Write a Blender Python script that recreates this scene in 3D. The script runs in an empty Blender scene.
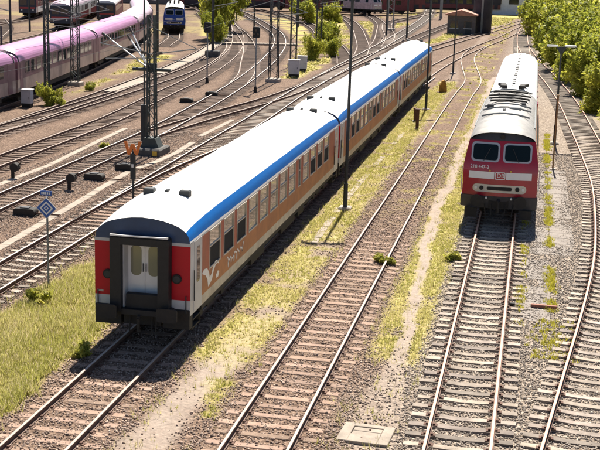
import bpy, bmesh, math, random
import numpy as np
from mathutils import Matrix, Vector
random.seed(7); rng = np.random.default_rng(11)
sc = bpy.context.scene; COL = sc.collection
# ------------------------------------------------------------------ camera
F, PITCH, YAW, ROLL, CH = 1181.47, 0.2233, 0.1906, 0.0288, 10.896
fw = Vector((-math.sin(YAW)*math.cos(PITCH), math.cos(YAW)*math.cos(PITCH), -math.sin(PITCH)))
rt = Vector((math.cos(YAW), math.sin(YAW), 0)); up = rt.cross(fw)
rt2 = math.cos(ROLL)*rt + math.sin(ROLL)*up; up2 = -math.sin(ROLL)*rt + math.cos(ROLL)*up
cd = bpy.data.cameras.new('camera'); cam = bpy.data.objects.new('camera', cd); COL.objects.link(cam)
cd.sensor_width = 36; cd.lens = F/600*36; cd.clip_end = 6000; cd.clip_start = 0.5
M = Matrix((rt2, up2, -fw)).transposed().to_4x4(); M.translation = (0, 0, CH); cam.matrix_world = M
sc.camera = cam
# ------------------------------------------------------------------ light
EL, AZ = math.radians(55), math.radians(-2.0)          # sun stands down the line, a touch to the left
W = bpy.data.worlds.new('World'); sc.world = W; W.use_nodes = True
nt = W.node_tree; bg = nt.nodes['Background']; sky = nt.nodes.new('ShaderNodeTexSky')
sky.sky_type = 'NISHITA'; sky.sun_disc = False; sky.sun_elevation = EL; sky.sun_rotation = AZ; sky.dust_density = .5; sky.air_density = .8
bg.inputs[1].default_value = 0.052; nt.links.new(sky.outputs[0], bg.inputs[0])
sd = bpy.data.lights.new('sun', 'SUN'); sd.energy = 5.0; sd.angle = math.radians(.53); sd.color = (1, .93, .82)
sun = bpy.data.objects.new('sun', sd); COL.objects.link(sun)
sdir = Vector((math.sin(AZ)*math.cos(EL), math.cos(AZ)*math.cos(EL), math.sin(EL)))
sun.rotation_euler = sdir.to_track_quat('Z', 'Y').to_euler()
vs = sc.view_settings; vs.view_transform = 'Standard'; vs.look = 'None'; vs.gamma = 1; vs.use_curve_mapping = False
vs.exposure = 1.16
# ------------------------------------------------------------------ materials
MATS = {}
def mat(name, col, rough=.6, metal=0., var=.0, scale=3., bump=0., bscale=30., col2=None, spec=.5, coat=0., attr=None):
    if name in MATS: return MATS[name]
    m = bpy.data.materials.new(name); m.use_nodes = True; n = m.node_tree.nodes; l = m.node_tree.links
    b = n['Principled BSDF']; b.inputs['Roughness'].default_value = rough; b.inputs['Metallic'].default_value = metal
    b.inputs['Specular IOR Level'].default_value = spec; b.inputs['Coat Weight'].default_value = coat
    b.inputs['Base Color'].default_value = (*col, 1)
    if var > 0 or col2:
        g = n.new('ShaderNodeNewGeometry'); t = n.new('ShaderNodeTexNoise'); t.inputs['Scale'].default_value = scale
        t.inputs['Detail'].default_value = 6; t.inputs['Roughness'].default_value = .65
        l.new(g.outputs['Position'], t.inputs['Vector'])
        r = n.new('ShaderNodeValToRGB'); r.color_ramp.elements[0].position = .33; r.color_ramp.elements[1].position = .68
        c2 = col2 if col2 else tuple(min(1, c*(1+var)) for c in col)
        c1 = col if col2 else tuple(c*(1-var) for c in col)
        r.color_ramp.elements[0].color = (*c1, 1); r.color_ramp.elements[1].color = (*c2, 1)
        l.new(t.outputs['Fac'], r.inputs[0]); out = r.outputs[0]
        if attr:
            a = n.new('ShaderNodeAttribute'); a.attribute_name = attr
            x = n.new('ShaderNodeMix'); x.data_type = 'RGBA'; x.blend_type = 'MULTIPLY'; x.inputs[0].default_value = 1
            l.new(out, x.inputs[6]); l.new(a.outputs['Color'], x.inputs[7]); out = x.outputs[2]
        l.new(out, b.inputs['Base Color'])
    elif attr:
        a = n.new('ShaderNodeAttribute'); a.attribute_name = attr; l.new(a.outputs['Color'], b.inputs['Base Color'])
    if bump > 0:
        g2 = n.new('ShaderNodeNewGeometry'); t2 = n.new('ShaderNodeTexNoise'); t2.inputs['Scale'].default_value = bscale
        t2.inputs['Detail'].default_value = 4; l.new(g2.outputs['Position'], t2.inputs['Vector'])
        bu = n.new('ShaderNodeBump'); bu.inputs['Strength'].default_value = bump; bu.inputs['Distance'].default_value = .02
        l.new(t2.outputs['Fac'], bu.inputs['Height']); l.new(bu.outputs[0], b.inputs['Normal'])
    MATS[name] = m; return m
def foliage_mat(name, attr='tint'):
    m = mat(name, (.1, .1, .05), rough=.55, attr=attr); n = m.node_tree.nodes; l = m.node_tree.links
    b = n['Principled BSDF']; b.inputs['Specular IOR Level'].default_value = .25
    tr = n.new('ShaderNodeBsdfTranslucent'); mx = n.new('ShaderNodeMixShader'); mx.inputs[0].default_value = .55
    a = [x for x in n if x.type == 'ATTRIBUTE'][0]
    l.new(a.outputs['Color'], tr.inputs[0]); l.new(b.outputs[0], mx.inputs[1]); l.new(tr.outputs[0], mx.inputs[2])
    l.new(mx.outputs[0], n['Material Output'].inputs[0]); return m
white_paint = mat('white_paint', (.78, .77, .75), .35, var=.06, scale=1.2)
roof_white = mat('roof_white', (.80, .79, .77), .45, col2=(.70, .68, .65), scale=.8)
roof_pink = mat('roof_pink', (.46, .22, .39), .42, col2=(.40, .18, .33), scale=.35)
roof_pale = mat('roof_pale', (.60, .46, .54), .42, col2=(.50, .38, .45), scale=.4)
blue_paint = mat('blue_paint', (.0, .11, .40), .45, col2=(.0, .13, .44), scale=2.5, spec=.1)
shaded_blue = mat('shaded_blue', (.02, .05, .12), .4, var=.15)  # band blue darkened, shade of the coach ends put into the colour
red_paint = mat('red_paint', (.50, .004, .018), .4, col2=(.42, .006, .018), scale=2, spec=.3)
loco_red = mat('loco_red', (.40, .006, .022), .28, col2=(.30, .01, .02), scale=1.6, coat=.4)
dark_red = mat('dark_red', (.12, .015, .022), .4, var=.3)
orange_paint = mat('orange_paint', (.50, .19, .075), .45, col2=(.31, .11, .055), scale=1.4, spec=.3)
rust_paint = mat('rust_paint', (.42, .075, .045), .42, col2=(.28, .055, .04), scale=1.5)
cream_paint = mat('cream_paint', (.64, .57, .46), .5, col2=(.42, .36, .29), scale=1.8)
grey_white = mat('grey_white', (.58, .58, .58), .4, col2=(.45, .45, .45), scale=1.2)
black_rubber = mat('black_rubber', (.010, .010, .012), .6, var=.3, scale=8)
under_black = mat('under_black', (.017, .015, .014), .8, col2=(.03, .025, .02), scale=5, bump=.2)
beam_grey = mat('beam_grey', (.035, .036, .042), .6, col2=(.055, .052, .055), scale=4)
loco_roof = mat('loco_roof', (.38, .36, .335), .6, col2=(.21, .2, .185), scale=1.8)
glass = mat('glass', (.02, .025, .03), .06, spec=.9)
side_glass = mat('side_glass', (.46, .42, .30), .05, col2=(.16, .15, .12), scale=1.6, spec=1.0, coat=.6)  # cream tone paints bright reflections into the pane colour
loco_glass = mat('loco_glass', (.008, .016, .02), .05, spec=.15)
frame_grey = mat('frame_grey', (.42, .43, .46), .4)
alu = mat('alu', (.6, .6, .58), .35, metal=.4)
lamp_lens = mat('lamp_lens', (.75, .74, .68), .15)
lamp_panel = mat('lamp_panel', (.62, .56, .44), .4, var=.1)
dark_steel = mat('dark_steel', (.028, .032, .034), .6, var=.3, scale=2)
mast_green = mat('mast_green', (.03, .042, .04), .6, col2=(.055, .066, .062), scale=2)
steel_grey = mat('steel_grey', (.22, .23, .23), .5, var=.15)
concrete = mat('concrete', (.42, .37, .32), .9, col2=(.32, .28, .24), scale=4, bump=.3)
pale_concrete = mat('pale_concrete', (.37, .31, .25), .9, col2=(.24, .2, .16), scale=2.5, bump=.3)
slab_mat = mat('slab_mat', (.27, .235, .205), .9, col2=(.18, .155, .135), scale=1.6, bump=.5)
rail_side = mat('rail_side', (.095, .05, .034), .75, col2=(.14, .075, .05), scale=6)
rail_top_rust = mat('rail_top_rust', (.62, .36, .25), .5, col2=(.5, .28, .19), scale=5)
rail_top_bright = mat('rail_top_bright', (.52, .47, .43), .45, metal=.3)
rail_top_mid = mat('rail_top_mid', (.42, .335, .28), .55, col2=(.34, .26, .21), scale=4)
sleeper_conc = mat('sleeper_conc', (.345, .29, .24), .9, col2=(.155, .128, .105), scale=1.7, bump=.3, attr='tint')
sleeper_wood = mat('sleeper_wood', (.34, .235, .175), .9, col2=(.22, .145, .105), scale=3, bump=.5, bscale=18, attr='tint')
sleeper_dark = mat('sleeper_dark', (.17, .115, .085), .9, col2=(.10, .066, .05), scale=3, bump=.5, bscale=18, attr='tint')
rusty = mat('rusty', (.07, .035, .024), .85, col2=(.13, .065, .042), scale=7)
orange_sign = mat('orange_sign', (.75, .19, .03), .5)
sign_blue = mat('sign_blue', (.02, .10, .38), .4)
cabinet_grey = mat('cabinet_grey', (.50, .50, .54), .5, var=.1)
yellow_paint = mat('yellow_paint', (.7, .45, .05), .5)
brick_wall = mat('brick_wall', (.20, .13, .11), .9, col2=(.28, .2, .17), scale=2)
roof_tile = mat('roof_tile', (.42, .2, .14), .8, var=.2)
dark_wall = mat('dark_wall', (.04, .035, .045), .8, var=.4, scale=.4)
bark = mat('bark', (.09, .065, .045), .9, var=.3, scale=6)
grass_mat = foliage_mat('grass_blades'); leaf_mat = foliage_mat('leaves')
stone_mat = mat('ballast_stone', (.1, .1, .1), .9, attr='tint')
insulator = mat('insulator', (.05, .03, .025), .3)

# ------------------------------------------------------------------ mesh helpers
def tag(o, label=None, cat=None, group=None, kind=None):
    if label: o['label'] = label
    if cat: o['category'] = cat
    if group: o['group'] = group
    if kind: o['kind'] = kind
    return o
def empty(name, loc=(0, 0, 0), rz=0., label=None, cat=None, group=None, kind=None):
    o = bpy.data.objects.new(name, None); COL.objects.link(o); o.location = loc; o.rotation_euler = (0, 0, rz); o.empty_display_size = .2
    return tag(o, label, cat, group, kind)
def link(name, me, parent=None, loc=(0, 0, 0), rz=0.):
    o = bpy.data.objects.new(name, me); COL.objects.link(o); o.location = loc; o.rotation_euler = (0, 0, rz)
    if parent is not None: o.parent = parent
    return o
def copy_tree(o, parent=None):
    c = o.copy(); COL.objects.link(c); c.parent = parent
    for ch in o.children: copy_tree(ch, c)
    return c
class MB:
    def __init__(s): s.v = []; s.f = []; s.m = []
    def face(s, pts, m=0):
        i = len(s.v); s.v += [tuple(p) for p in pts]; s.f.append(tuple(range(i, i+len(pts)))); s.m.append(m); return s
    def box(s, x0, x1, y0, y1, z0, z1, m=0, bev=0.):
        i = len(s.v)
        if bev <= 0:
            s.v += [(x0,y0,z0),(x1,y0,z0),(x1,y1,z0),(x0,y1,z0),(x0,y0,z1),(x1,y0,z1),(x1,y1,z1),(x0,y1,z1)]
            fs = [(0,3,2,1),(4,5,6,7),(0,1,5,4),(1,2,6,5),(2,3,7,6),(3,0,4,7)]
        else:
            b = bev
            s.v += [(x0,y0,z0),(x1,y0,z0),(x1,y1,z0),(x0,y1,z0),(x0,y0,z1-b),(x1,y0,z1-b),(x1,y1,z1-b),(x0,y1,z1-b),
                    (x0+b,y0+b,z1),(x1-b,y0+b,z1),(x1-b,y1-b,z1),(x0+b,y1-b,z1)]
            fs = [(0,3,2,1),(0,1,5,4),(1,2,6,5),(2,3,7,6),(3,0,4,7),(8,9,10,11),(4,5,9,8),(5,6,10,9),(6,7,11,10),(7,4,8,11)]
        for f in fs: s.f.append(tuple(i+k for k in f)); s.m.append(m)
        return s
    def tube(s, a, b, r0, r1=None, n=8, m=0, caps=True):
        r1 = r0 if r1 is None else r1; a = Vector(a); b = Vector(b); d = (b-a).normalized()
        u = d.orthogonal().normalized(); w = d.cross(u); i = len(s.v)
        for c, r in ((a, r0), (b, r1)):
            for k in range(n):
                t = 2*math.pi*k/n; s.v.append(tuple(c + r*(math.cos(t)*u + math.sin(t)*w)))
        for k in range(n): s.f.append((i+k, i+(k+1) % n, i+n+(k+1) % n, i+n+k)); s.m.append(m)
        if caps: s.f.append(tuple(i+k for k in range(n))[::-1]); s.m.append(m); s.f.append(tuple(i+n+k for k in range(n))); s.m.append(m)
        return s
    def bar(s, a, b, w, h=None, m=0):
        h = w if h is None else h; a = Vector(a); b = Vector(b); d = (b-a).normalized()
        u = d.cross(Vector((0, 0, 1)))
        u = Vector((1, 0, 0)) if u.length < 1e-3 else u.normalized(); v = u.cross(d); i = len(s.v)
        for c in (a, b):
            for p, q in ((-1,-1),(1,-1),(1,1),(-1,1)): s.v.append(tuple(c + u*p*w/2 + v*q*h/2))
        for f in ((0,1,5,4),(1,2,6,5),(2,3,7,6),(3,0,4,7),(3,2,1,0),(4,5,6,7)): s.f.append(tuple(i+k for k in f)); s.m.append(m)
        return s
    def prism(s, poly, y0, y1, m=0, axis='y'):
        """poly: 2d outline (a,b); axis y: (a,y,b); axis x: (x,a,b); axis z: (a,b,z)"""
        P = {'y': lambda p, t: (p[0], t, p[1]), 'x': lambda p, t: (t, p[0], p[1]), 'z': lambda p, t: (p[0], p[1], t)}[axis]
        i = len(s.v); n = len(poly); s.v += [P(p, y0) for p in poly] + [P(p, y1) for p in poly]
        s.f.append(tuple(i+k for k in range(n))); s.f.append(tuple(i+n+k for k in range(n))[::-1]); s.m += [m, m]
        for k in range(n): s.f.append((i+k, i+n+k, i+n+(k+1) % n, i+(k+1) % n)); s.m.append(m)
        return s
    def mesh(s, name, mats, smooth=False, fix=True):
        me = bpy.data.meshes.new(name); me.from_pydata(s.v, [], s.f)
        for m in (mats if isinstance(mats, (list, tuple)) else [mats]): me.materials.append(m)
        me.polygons.foreach_set('material_index', s.m)
        if fix:
            b = bmesh.new(); b.from_mesh(me); bmesh.ops.recalc_face_normals(b, faces=b.faces); b.to_mesh(me); b.free()
        if smooth: me.shade_smooth()
        return me
    def build(s, name, mats, parent=None, loc=(0, 0, 0), rz=0., smooth=False): return link(name, s.mesh(name, mats, smooth), parent, loc, rz)
def fast_mesh(name, V, Fc, mats, colors=None, cname='tint', smooth=False):
    """numpy triangles/quads -> mesh, colour per vertex"""
    me = bpy.data.meshes.new(name); k = Fc.shape[1]
    me.vertices.add(len(V)); me.vertices.foreach_set('co', V.astype(np.float32).ravel())
    me.loops.add(Fc.size); me.loops.foreach_set('vertex_index', Fc.astype(np.int32).ravel())
    me.polygons.add(len(Fc)); me.polygons.foreach_set('loop_start', np.arange(0, Fc.size, k, dtype=np.int32))
    me.update(calc_edges=True)
    for m in (mats if isinstance(mats, (list, tuple)) else [mats]): me.materials.append(m)
    if colors is not None:
        a = me.color_attributes.new(cname, 'FLOAT_COLOR', 'POINT')
        a.data.foreach_set('color', np.concatenate([colors, np.ones((len(V), 1))], 1).astype(np.float32).ravel())
    if smooth: me.shade_smooth()
    return me
def tint_mesh(me, c=(1, 1, 1)):
    a = me.color_attributes.new('tint', 'FLOAT_COLOR', 'POINT')
    a.data.foreach_set('color', np.tile(np.array([*c, 1], np.float32), len(me.vertices)))
    return me
# ------------------------------------------------------------------ noise in numpy
def vnoise(x, y, s, seed=0):
    x = np.asarray(x)/s; y = np.asarray(y)/s; xi = np.floor(x).astype(np.int64); yi = np.floor(y).astype(np.int64)
    fx = x-xi; fy = y-yi; fx = fx*fx*(3-2*fx); fy = fy*fy*(3-2*fy)
    def h(a, b):
        k = (a*374761393 + b*668265263 + seed*1442695041) & 0xffffffff
        k = ((k ^ (k >> 13))*1274126177) & 0xffffffff
        return ((k ^ (k >> 16)) & 0xffff)/65535.
    return (h(xi,yi)*(1-fx)+h(xi+1,yi)*fx)*(1-fy) + (h(xi,yi+1)*(1-fx)+h(xi+1,yi+1)*fx)*fy
def fnoise(x, y, s, seed=0): return .55*vnoise(x,y,s,seed)+.3*vnoise(x,y,s/2.3,seed+5)+.15*vnoise(x,y,s/5.1,seed+9)
def sstep(a, b, x): t = np.clip((x-a)/(b-a), 0, 1); return t*t*(3-2*t)

# ------------------------------------------------------------------ track layout (x as a function of y, metres)
class Line:
    def __init__(s, pts):
        a = np.array(pts, float); s.y = a[:, 1]; s.x = a[:, 0]; s.g = np.gradient(s.x, s.y)
        s.y0, s.y1 = s.y[0], s.y[-1]
    def at(s, y):
        y = np.asarray(y, float); i = np.clip(np.searchsorted(s.y, y)-1, 0, len(s.y)-2)
        h = s.y[i+1]-s.y[i]; t = np.clip((y-s.y[i])/h, 0, 1)
        return ((2*t**3-3*t**2+1)*s.x[i] + (t**3-2*t**2+t)*h*s.g[i] + (-2*t**3+3*t**2)*s.x[i+1] + (t**3-t**2)*h*s.g[i+1])
T = {
 'coach': Line([(-10.42,12.3),(-10.42,60.6),(-10.42,100.2),(-10.42,115.9),(-9.87,128.6),(-9.00,141.6),(-4.93,180.2),(-1.71,220.5),(1.61,270.5),(3.03,328.5)]),
 'middle': Line([(-5.62,12.5),(-5.62,61.3),(-5.62,99.4),(-5.49,111.3),(-6.61,125.8),(-7.56,138.2),(-7.65,148.9),(-7.07,159.8)]),
 'loco': Line([(-1.11,12.6),(-1.11,62.0),(-1.11,112.6),(-0.99,132.6),(-1.50,157.2),(-2.10,191.2),(-1.76,219.5)]),
 'right': Line([(0.43,15.7),(1.56,26.2),(2.38,33.6),(2.79,37.3),(3.50,44.9),(3.91,53.4),(4.07,61.7),(3.92,68.9),(3.57,80.0),(2.88,98.5),(1.74,116.4),(0.72,129.2),(-0.70,147.6),(-1.55,162.1)]),
 'five': Line([(-17.50,12.1),(-17.43,37.9),(-17.60,47.7),(-18.02,64.3),(-18.39,78.8),(-18.86,91.2),(-19.21,113.2),(-19.48,145.3),(-20.00,182.5),(-21.27,231.3),(-24.56,279.2)]),
 'fivec': Line([(-19.18,109.4),(-18.82,124.7),(-17.75,150.7),(-16.57,186.0),(-13.16,241.9),(-8.46,300.6)]),
 'fiveb': Line([(-17.56,44.8),(-17.54,51.6),(-17.24,59.5),(-16.48,67.5),(-13.92,83.6),(-11.53,96.9),(-10.19,108.0),(-10.01,114.0)]),
 'six': Line([(-22.96,69.2),(-21.94,78.0),(-20.28,89.0),(-19.34,99.7),(-19.14,107.4)]),
 'seven': Line([(-22.89,12.0),(-22.79,39.3),(-22.79,54.8),(-23.00,70.2),(-23.80,84.3),(-25.75,106.5),(-28.61,128.9),(-32.16,149.5),(-36.36,167.4),(-43.77,190.8),(-58.21,231.1),(-76.24,270.1)]),
 'sevena': Line([(-25.16,100.1),(-26.45,108.2),(-28.83,118.6),(-33.80,139.8),(-41.59,166.7),(-51.32,194.2),(-67.72,234.8)]),
 'eight': Line([(-27.46,11.9),(-27.33,43.6),(-27.33,63.7),(-27.54,75.0),(-28.62,87.9),(-29.76,102.6),(-33.68,130.7),(-39.58,157.1),(-46.91,182.2),(-59.72,220.4),(-80.00,263.2)]),
 'nine': Line([(-32.52,11.8),(-32.32,43.1),(-32.32,67.5),(-33.14,89.6),(-34.32,105.9),(-37.62,133.8),(-44.84,171.2),(-55.74,206.6),(-71.53,243.6)]),
 'nineb': Line([(-32.28,59.1),(-32.12,83.4),(-32.18,96.4),(-32.85,112.8),(-35.35,130.1),(-40.88,153.0),(-49.19,181.0),(-62.50,218.6)]),
 'pink': Line([(-36.1,11.6),(-36,47.2),(-36.4,63.8),(-37.2,76.5),(-39.3,92.5),(-41.9,107.9),(-45.2,125.4),(-49.8,147.1),(-54.2,160),(-60,176),(-67,195),(-78,225)]),
 'depot': Line([(-59,115),(-61.5,135),(-65.5,158),(-71.5,180),(-80.5,212),(-90,240)]),
 'depotb': Line([(-57,135),(-60,152),(-64,172),(-72,198),(-82,225),(-89,245)]),
 'depotc': Line([(-75,130),(-77.3,155),(-80.6,181),(-88,207),(-97,238)]),
 'bluel': Line([(-44.0,138),(-46.3,149),(-49.6,160.3),(-54.3,176),(-61,198),(-68,222)]),
 'fana': Line([(-19.72,124.4),(-21.58,135.1),(-25.05,150.6),(-30.13,168.5),(-35.02,188.5),(-45.11,217.4),(-58.06,245.8)]),
 'fanb': Line([(-19.69,135.8),(-21.35,149.3),(-23.78,164.1),(-27.92,187.7),(-33.24,213.3),(-43.35,248.1)]),
 'fanc': Line([(-19.92,149.8),(-20.96,161.6),(-23.19,180.9),(-26.56,206.5),(-32.31,234.1),(-39.39,259.5)]),
 'fand': Line([(-19.62,159.3),(-21.09,174.5),(-24.02,194.3),(-25.68,211.5),(-23.87,235.1),(-22.03,263.3)]),
 'yarda': Line([(-43,62),(-45.5,80),(-49.5,100),(-55.5,125),(-61,146),(-69,168),(-78,190)]),
 'yardb': Line([(-49,72),(-52.5,92),(-57.5,112),(-65,135),(-73,156),(-84,178)]),
 'yardc': Line([(-58,90),(-62,106),(-68,124),(-77,145),(-90,168)]),
 'far': Line([(-16.62,125.4),(-13.52,147.6),(-10.01,175.9),(-6.27,205.5),(-1.82,244.4),(2.08,299.4)]),
}
GZ = -.24
def dtrack(x, y):
    d = np.full(np.shape(x), 99.)
    for t in T.values():
        dd = np.where((y > t.y0) & (y < t.y1), np.abs(x-t.at(y)), 99.); d = np.minimum(d, dd)
    return d
def patch(x, y, x0, x1, y0, y1, e=.5):
    return sstep(x0-e, x0+e, x)*(1-sstep(x1-e, x1+e, x))*sstep(y0-2*e, y0+2*e, y)*(1-sstep(y1-2*e, y1+2*e, y))
def zones(x, y):
    """grass cover, sandy path, grey ballast, in 0..1"""
    x = np.asarray(x, float); y = np.asarray(y, float); d = dtrack(x, y)
    n1 = fnoise(x, y, 2.2, 1); n2 = fnoise(x, y, .7, 2); n3 = fnoise(x, y, 6., 3); jx = (n1-.5)*1.6+(n2-.5)*.6
    g = patch(x+jx, y, -15.85, -11.95, -5, 105, .35)*sstep(.25, .42, n2+.25*n1)
    b = patch(x+.5*jx, y, -8.95, -6.55, 30.5, 112, .35)*sstep(.33, .62, n1*.5+n2*.5+.10)
    b = np.maximum(b, patch(x+.5*jx, y, -7.9, -6.7, 20, 31, .3)*sstep(.52, .66, n1*.5+n2*.5)*.8)
    c = patch(x+.4*jx, y, -4.6, -2.4, 29.5+4*n3, 112, .4)*sstep(.3, .6, n1*.5+n2*.5+.10)
    xp = np.interp(y, [20, 33, 49, 62, 95], [-3.2, -3.2, -3.75, -3.85, -3.8]); pw = np.interp(y, [20, 30, 34, 60], [.6, .45, .24, .26])
    pth = (1-sstep(pw*.7, pw*1.3, np.abs(x-xp+.35*jx)))*(y < 120)
    c = c*(1-pth)
    pb = (1-sstep(.35, .8, np.abs(x-np.interp(y, [18, 24, 31, 40, 60], [-8.7, -8.3, -7.9, -7.7, -7.6])+.4*jx)))*np.interp(y, [20, 31, 38, 70], [1, 1, .55, .35])
    b = b*(1-.6*pb)
    e = sstep(4.6, 6.0, x-np.interp(y, [0, 60, 80, 110, 150, 240], [0.6, 1.2, .4, -1., -4.2, -6.5])+jx)*(y > 55)
    f = sstep(0, 1, x-(T['pink'].at(y)+2.6)+jx*.6)*sstep(0, 1, (T['nine'].at(y)-2.3)-x+jx*.6)*(y > 55)*(y < 128)*sstep(.3, .45, n1)
    h = sstep(0, 1, x-(T['seven'].at(y)+2.2)+jx)*sstep(0, 1, (T['five'].at(y)-2.2)-x+jx)*(y > 108)*(y < 215)*sstep(.36, .5, n1)
    k = sstep(0, 1, x-(T['fivec'].at(y)+2)+jx)*sstep(0, 1, (T['far'].at(y)-2)-x+jx)*(y > 150)*(y < 262)
    k = np.maximum(k, sstep(0, 1.5, x-(T['far'].at(y)+3))*sstep(0, 1, (T['coach'].at(y)-2)-x)*(y > 150)*.7)
    k = np.maximum(k, sstep(0, 1, x-(T['nine'].at(y)*.45+T['bluel'].at(y)*.55))*sstep(0, 1, T['nine'].at(y)-2.-x)*(y > 160)*(y < 260))
    q = ((y > 130)*sstep(.5, .75, fnoise(x, y, 14., 8))*.4*(x < -20)) + (y > 262)*.3 + sstep(14, 22, np.abs(x+20)-80)*.8
    w = np.interp(y, [20, 48, 60, 110], [0, 0, .5, .6])*(np.abs(x+5.62) < 1.4)*sstep(.5, .66, n2*.6+n1*.4)
    tr = sstep(1.25, 1.75, d)
    gr = np.clip(np.maximum.reduce([g, b, c, f, h, k, np.minimum(q, 1)])*tr, 0, 1); gr = np.maximum(gr, np.clip(e*sstep(.9, 1.5, d), 0, 1)); gr = np.maximum(gr, w)
    gr = np.maximum(gr, patch(x, y, -9.3, -9.0, 34, 105, .2)*.25*sstep(.5, .6, n2))
    sand = np.clip(np.maximum(pth*np.interp(y, [20, 30, 36], [.45, .55, .9]), pb*np.interp(y, [20, 30, 40], [.75, .8, .9]))*sstep(.9, 1.5, d)*(.65+.7*n2), 0, 1)
    grey = sstep(-4.6, -2.2, x+jx*.7)
    return gr, sand, grey, d
# ground sheet
def graded(stops):
    out = []
    for (a, b, st) in stops: out += list(np.arange(a, b, st))
    return np.array(out+[stops[-1][1]])
xs = graded([(-1500,-200,130),(-200,-60,2.),(-60,-26,.5),(-26,6,.17),(6,20,.5),(20,60,4),(60,1400,134)])
ys = graded([(-60,14,4),(14,60,.2),(60,110,.4),(110,200,1.),(200,350,3),(350,700,25),(700,3000,230)])
GX, GY = np.meshgrid(xs, ys); gr, sand, grey, dd = zones(GX, GY)
def ground_z(x, y, gr=None, sand=None, grey=None, d=None):
    if gr is None: gr, sand, grey, d = zones(x, y)
    z = GZ + .05*fnoise(x, y, 1.5, 21) - .02
    bed = 1-sstep(1.35, 2.3, d)
    top = np.where(np.abs(x+10.42) < 2.6, -.172, np.where(np.abs(x+5.62) < 2.4, -.19, -.2))
    top = np.where(np.abs(x+5.62) < 2.4, np.interp(y, [20, 40, 50, 60], [-.19, -.182, -.16, -.148]), top)
    top = np.where(x > -2.9, -.225, top)
    return z*(1-bed) + (top+.018*(fnoise(x, y, .5, 4)-.5))*bed + .03*gr*fnoise(x, y, .6, 31)
GZZ = ground_z(GX, GY, gr, sand, grey, dd)
V = np.stack([GX, GY, GZZ], -1).reshape(-1, 3); nx = len(xs); ny = len(ys)
I = np.arange(nx*ny).reshape(ny, nx); Fq = np.stack([I[:-1,:-1], I[:-1,1:], I[1:,1:], I[1:,:-1]], -1).reshape(-1, 4)
gm = bpy.data.materials.new('ground_material'); gm.use_nodes = True
n = gm.node_tree.nodes; l = gm.node_tree.links; B = n['Principled BSDF']; B.inputs['Roughness'].default_value = .95; B.inputs['Specular IOR Level'].default_value = .2
at = n.new('ShaderNodeAttribute'); at.attribute_name = 'zone'; sp = n.new('ShaderNodeSeparateColor'); l.new(at.outputs['Color'], sp.inputs[0])
pos = n.new('ShaderNodeNewGeometry')
def noise(scale, det=5, rough=.6):
    t = n.new('ShaderNodeTexNoise'); t.inputs['Scale'].default_value = scale; t.inputs['Detail'].default_value = det; t.inputs['Roughness'].default_value = rough
    l.new(pos.outputs['Position'], t.inputs['Vector']); return t.outputs['Fac']
def ramp(fac, stops):
    r = n.new('ShaderNodeValToRGB'); el = r.color_ramp.elements
    while len(el) < len(stops): el.new(.5)
    for e, (p_, c_) in zip(el, stops): e.position = p_; e.color = (*c_, 1)
    l.new(fac, r.inputs[0]); return r.outputs[0]
def mix(f, a, b, mode='MIX'):
    m = n.new('ShaderNodeMix'); m.data_type = 'RGBA'; m.blend_type = mode
    if isinstance(f, float): m.inputs[0].default_value = f
    else: l.new(f, m.inputs[0])
    l.new(a, m.inputs[6]); l.new(b, m.inputs[7]); return m.outputs[2]
vor = n.new('ShaderNodeTexVoronoi'); vor.inputs['Scale'].default_value = 15; l.new(pos.outputs['Position'], vor.inputs['Vector'])
vbw = n.new('ShaderNodeSeparateColor'); l.new(vor.outputs['Color'], vbw.inputs[0])
brown = ramp(vbw.outputs[0], [(0, (.085,.058,.045)), (.35, (.16,.113,.088)), (.75, (.235,.17,.132)), (1, (.34,.255,.205))])
brown = mix(.55, brown, ramp(noise(.35), [(.3, (.6,.55,.5)), (.7, (1.0,.96,.94))]), 'MULTIPLY')
greyc = ramp(vbw.outputs[0], [(0, (.115,.09,.068)), (.4, (.23,.183,.142)), (.8, (.34,.277,.222)), (1, (.47,.395,.325))])
sandc = ramp(noise(9), [(.3, (.25,.20,.165)), (.7, (.38,.315,.26))])
grassc = ramp(noise(2.2, 7, .7), [(.25, (.25,.22,.06)), (.45, (.38,.33,.10)), (.62, (.46,.39,.16)), (.8, (.42,.33,.21))])
ab = n.new('ShaderNodeAttribute'); ab.attribute_name = 'bed'      # oily, rust-stained ballast along the yard tracks
tone = ramp(ab.outputs['Fac'], [(0, (.98, .94, .88)), (1, (.48, .43, .39))])
c = mix(sp.outputs[2], mix(1.0, brown, tone, 'MULTIPLY'), greyc); c = mix(sp.outputs[1], c, sandc); c = mix(sp.outputs[0], c, grassc)
l.new(c, B.inputs['Base Color'])
bu = n.new('ShaderNodeBump'); bu.inputs['Strength'].default_value = .9; bu.inputs['Distance'].default_value = .045
mm_ = n.new('ShaderNodeMath'); mm_.operation = 'MULTIPLY_ADD'; l.new(sp.outputs[1], mm_.inputs[0]); mm_.inputs[1].default_value = -.9; mm_.inputs[2].default_value = .9; mm_.use_clamp = True
l.new(mm_.outputs[0], bu.inputs['Strength']); l.new(vor.outputs['Distance'], bu.inputs['Height']); bu2 = n.new('ShaderNodeBump'); bu2.inputs['Strength'].default_value = .5; bu2.inputs['Distance'].default_value = .1
l.new(noise(4), bu2.inputs['Height']); l.new(bu.outputs[0], bu2.inputs['Normal']); l.new(bu2.outputs[0], B.inputs['Normal'])
bed = (1-sstep(1.15, 1.75, dd+.5*(fnoise(GX, GY, .9, 71)-.5)))*(GX < -12.5)*(.75+.5*fnoise(GX, GY, 5., 72))
gme = fast_mesh('ground', V, Fq, gm, np.stack([gr, sand, grey], -1).reshape(-1, 3), 'zone')
ba = gme.attributes.new('bed', 'FLOAT', 'POINT'); ba.data.foreach_set('value', np.clip(bed, 0, 1).astype(np.float32).ravel())
tag(link('ground', gme), kind='structure')

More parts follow.
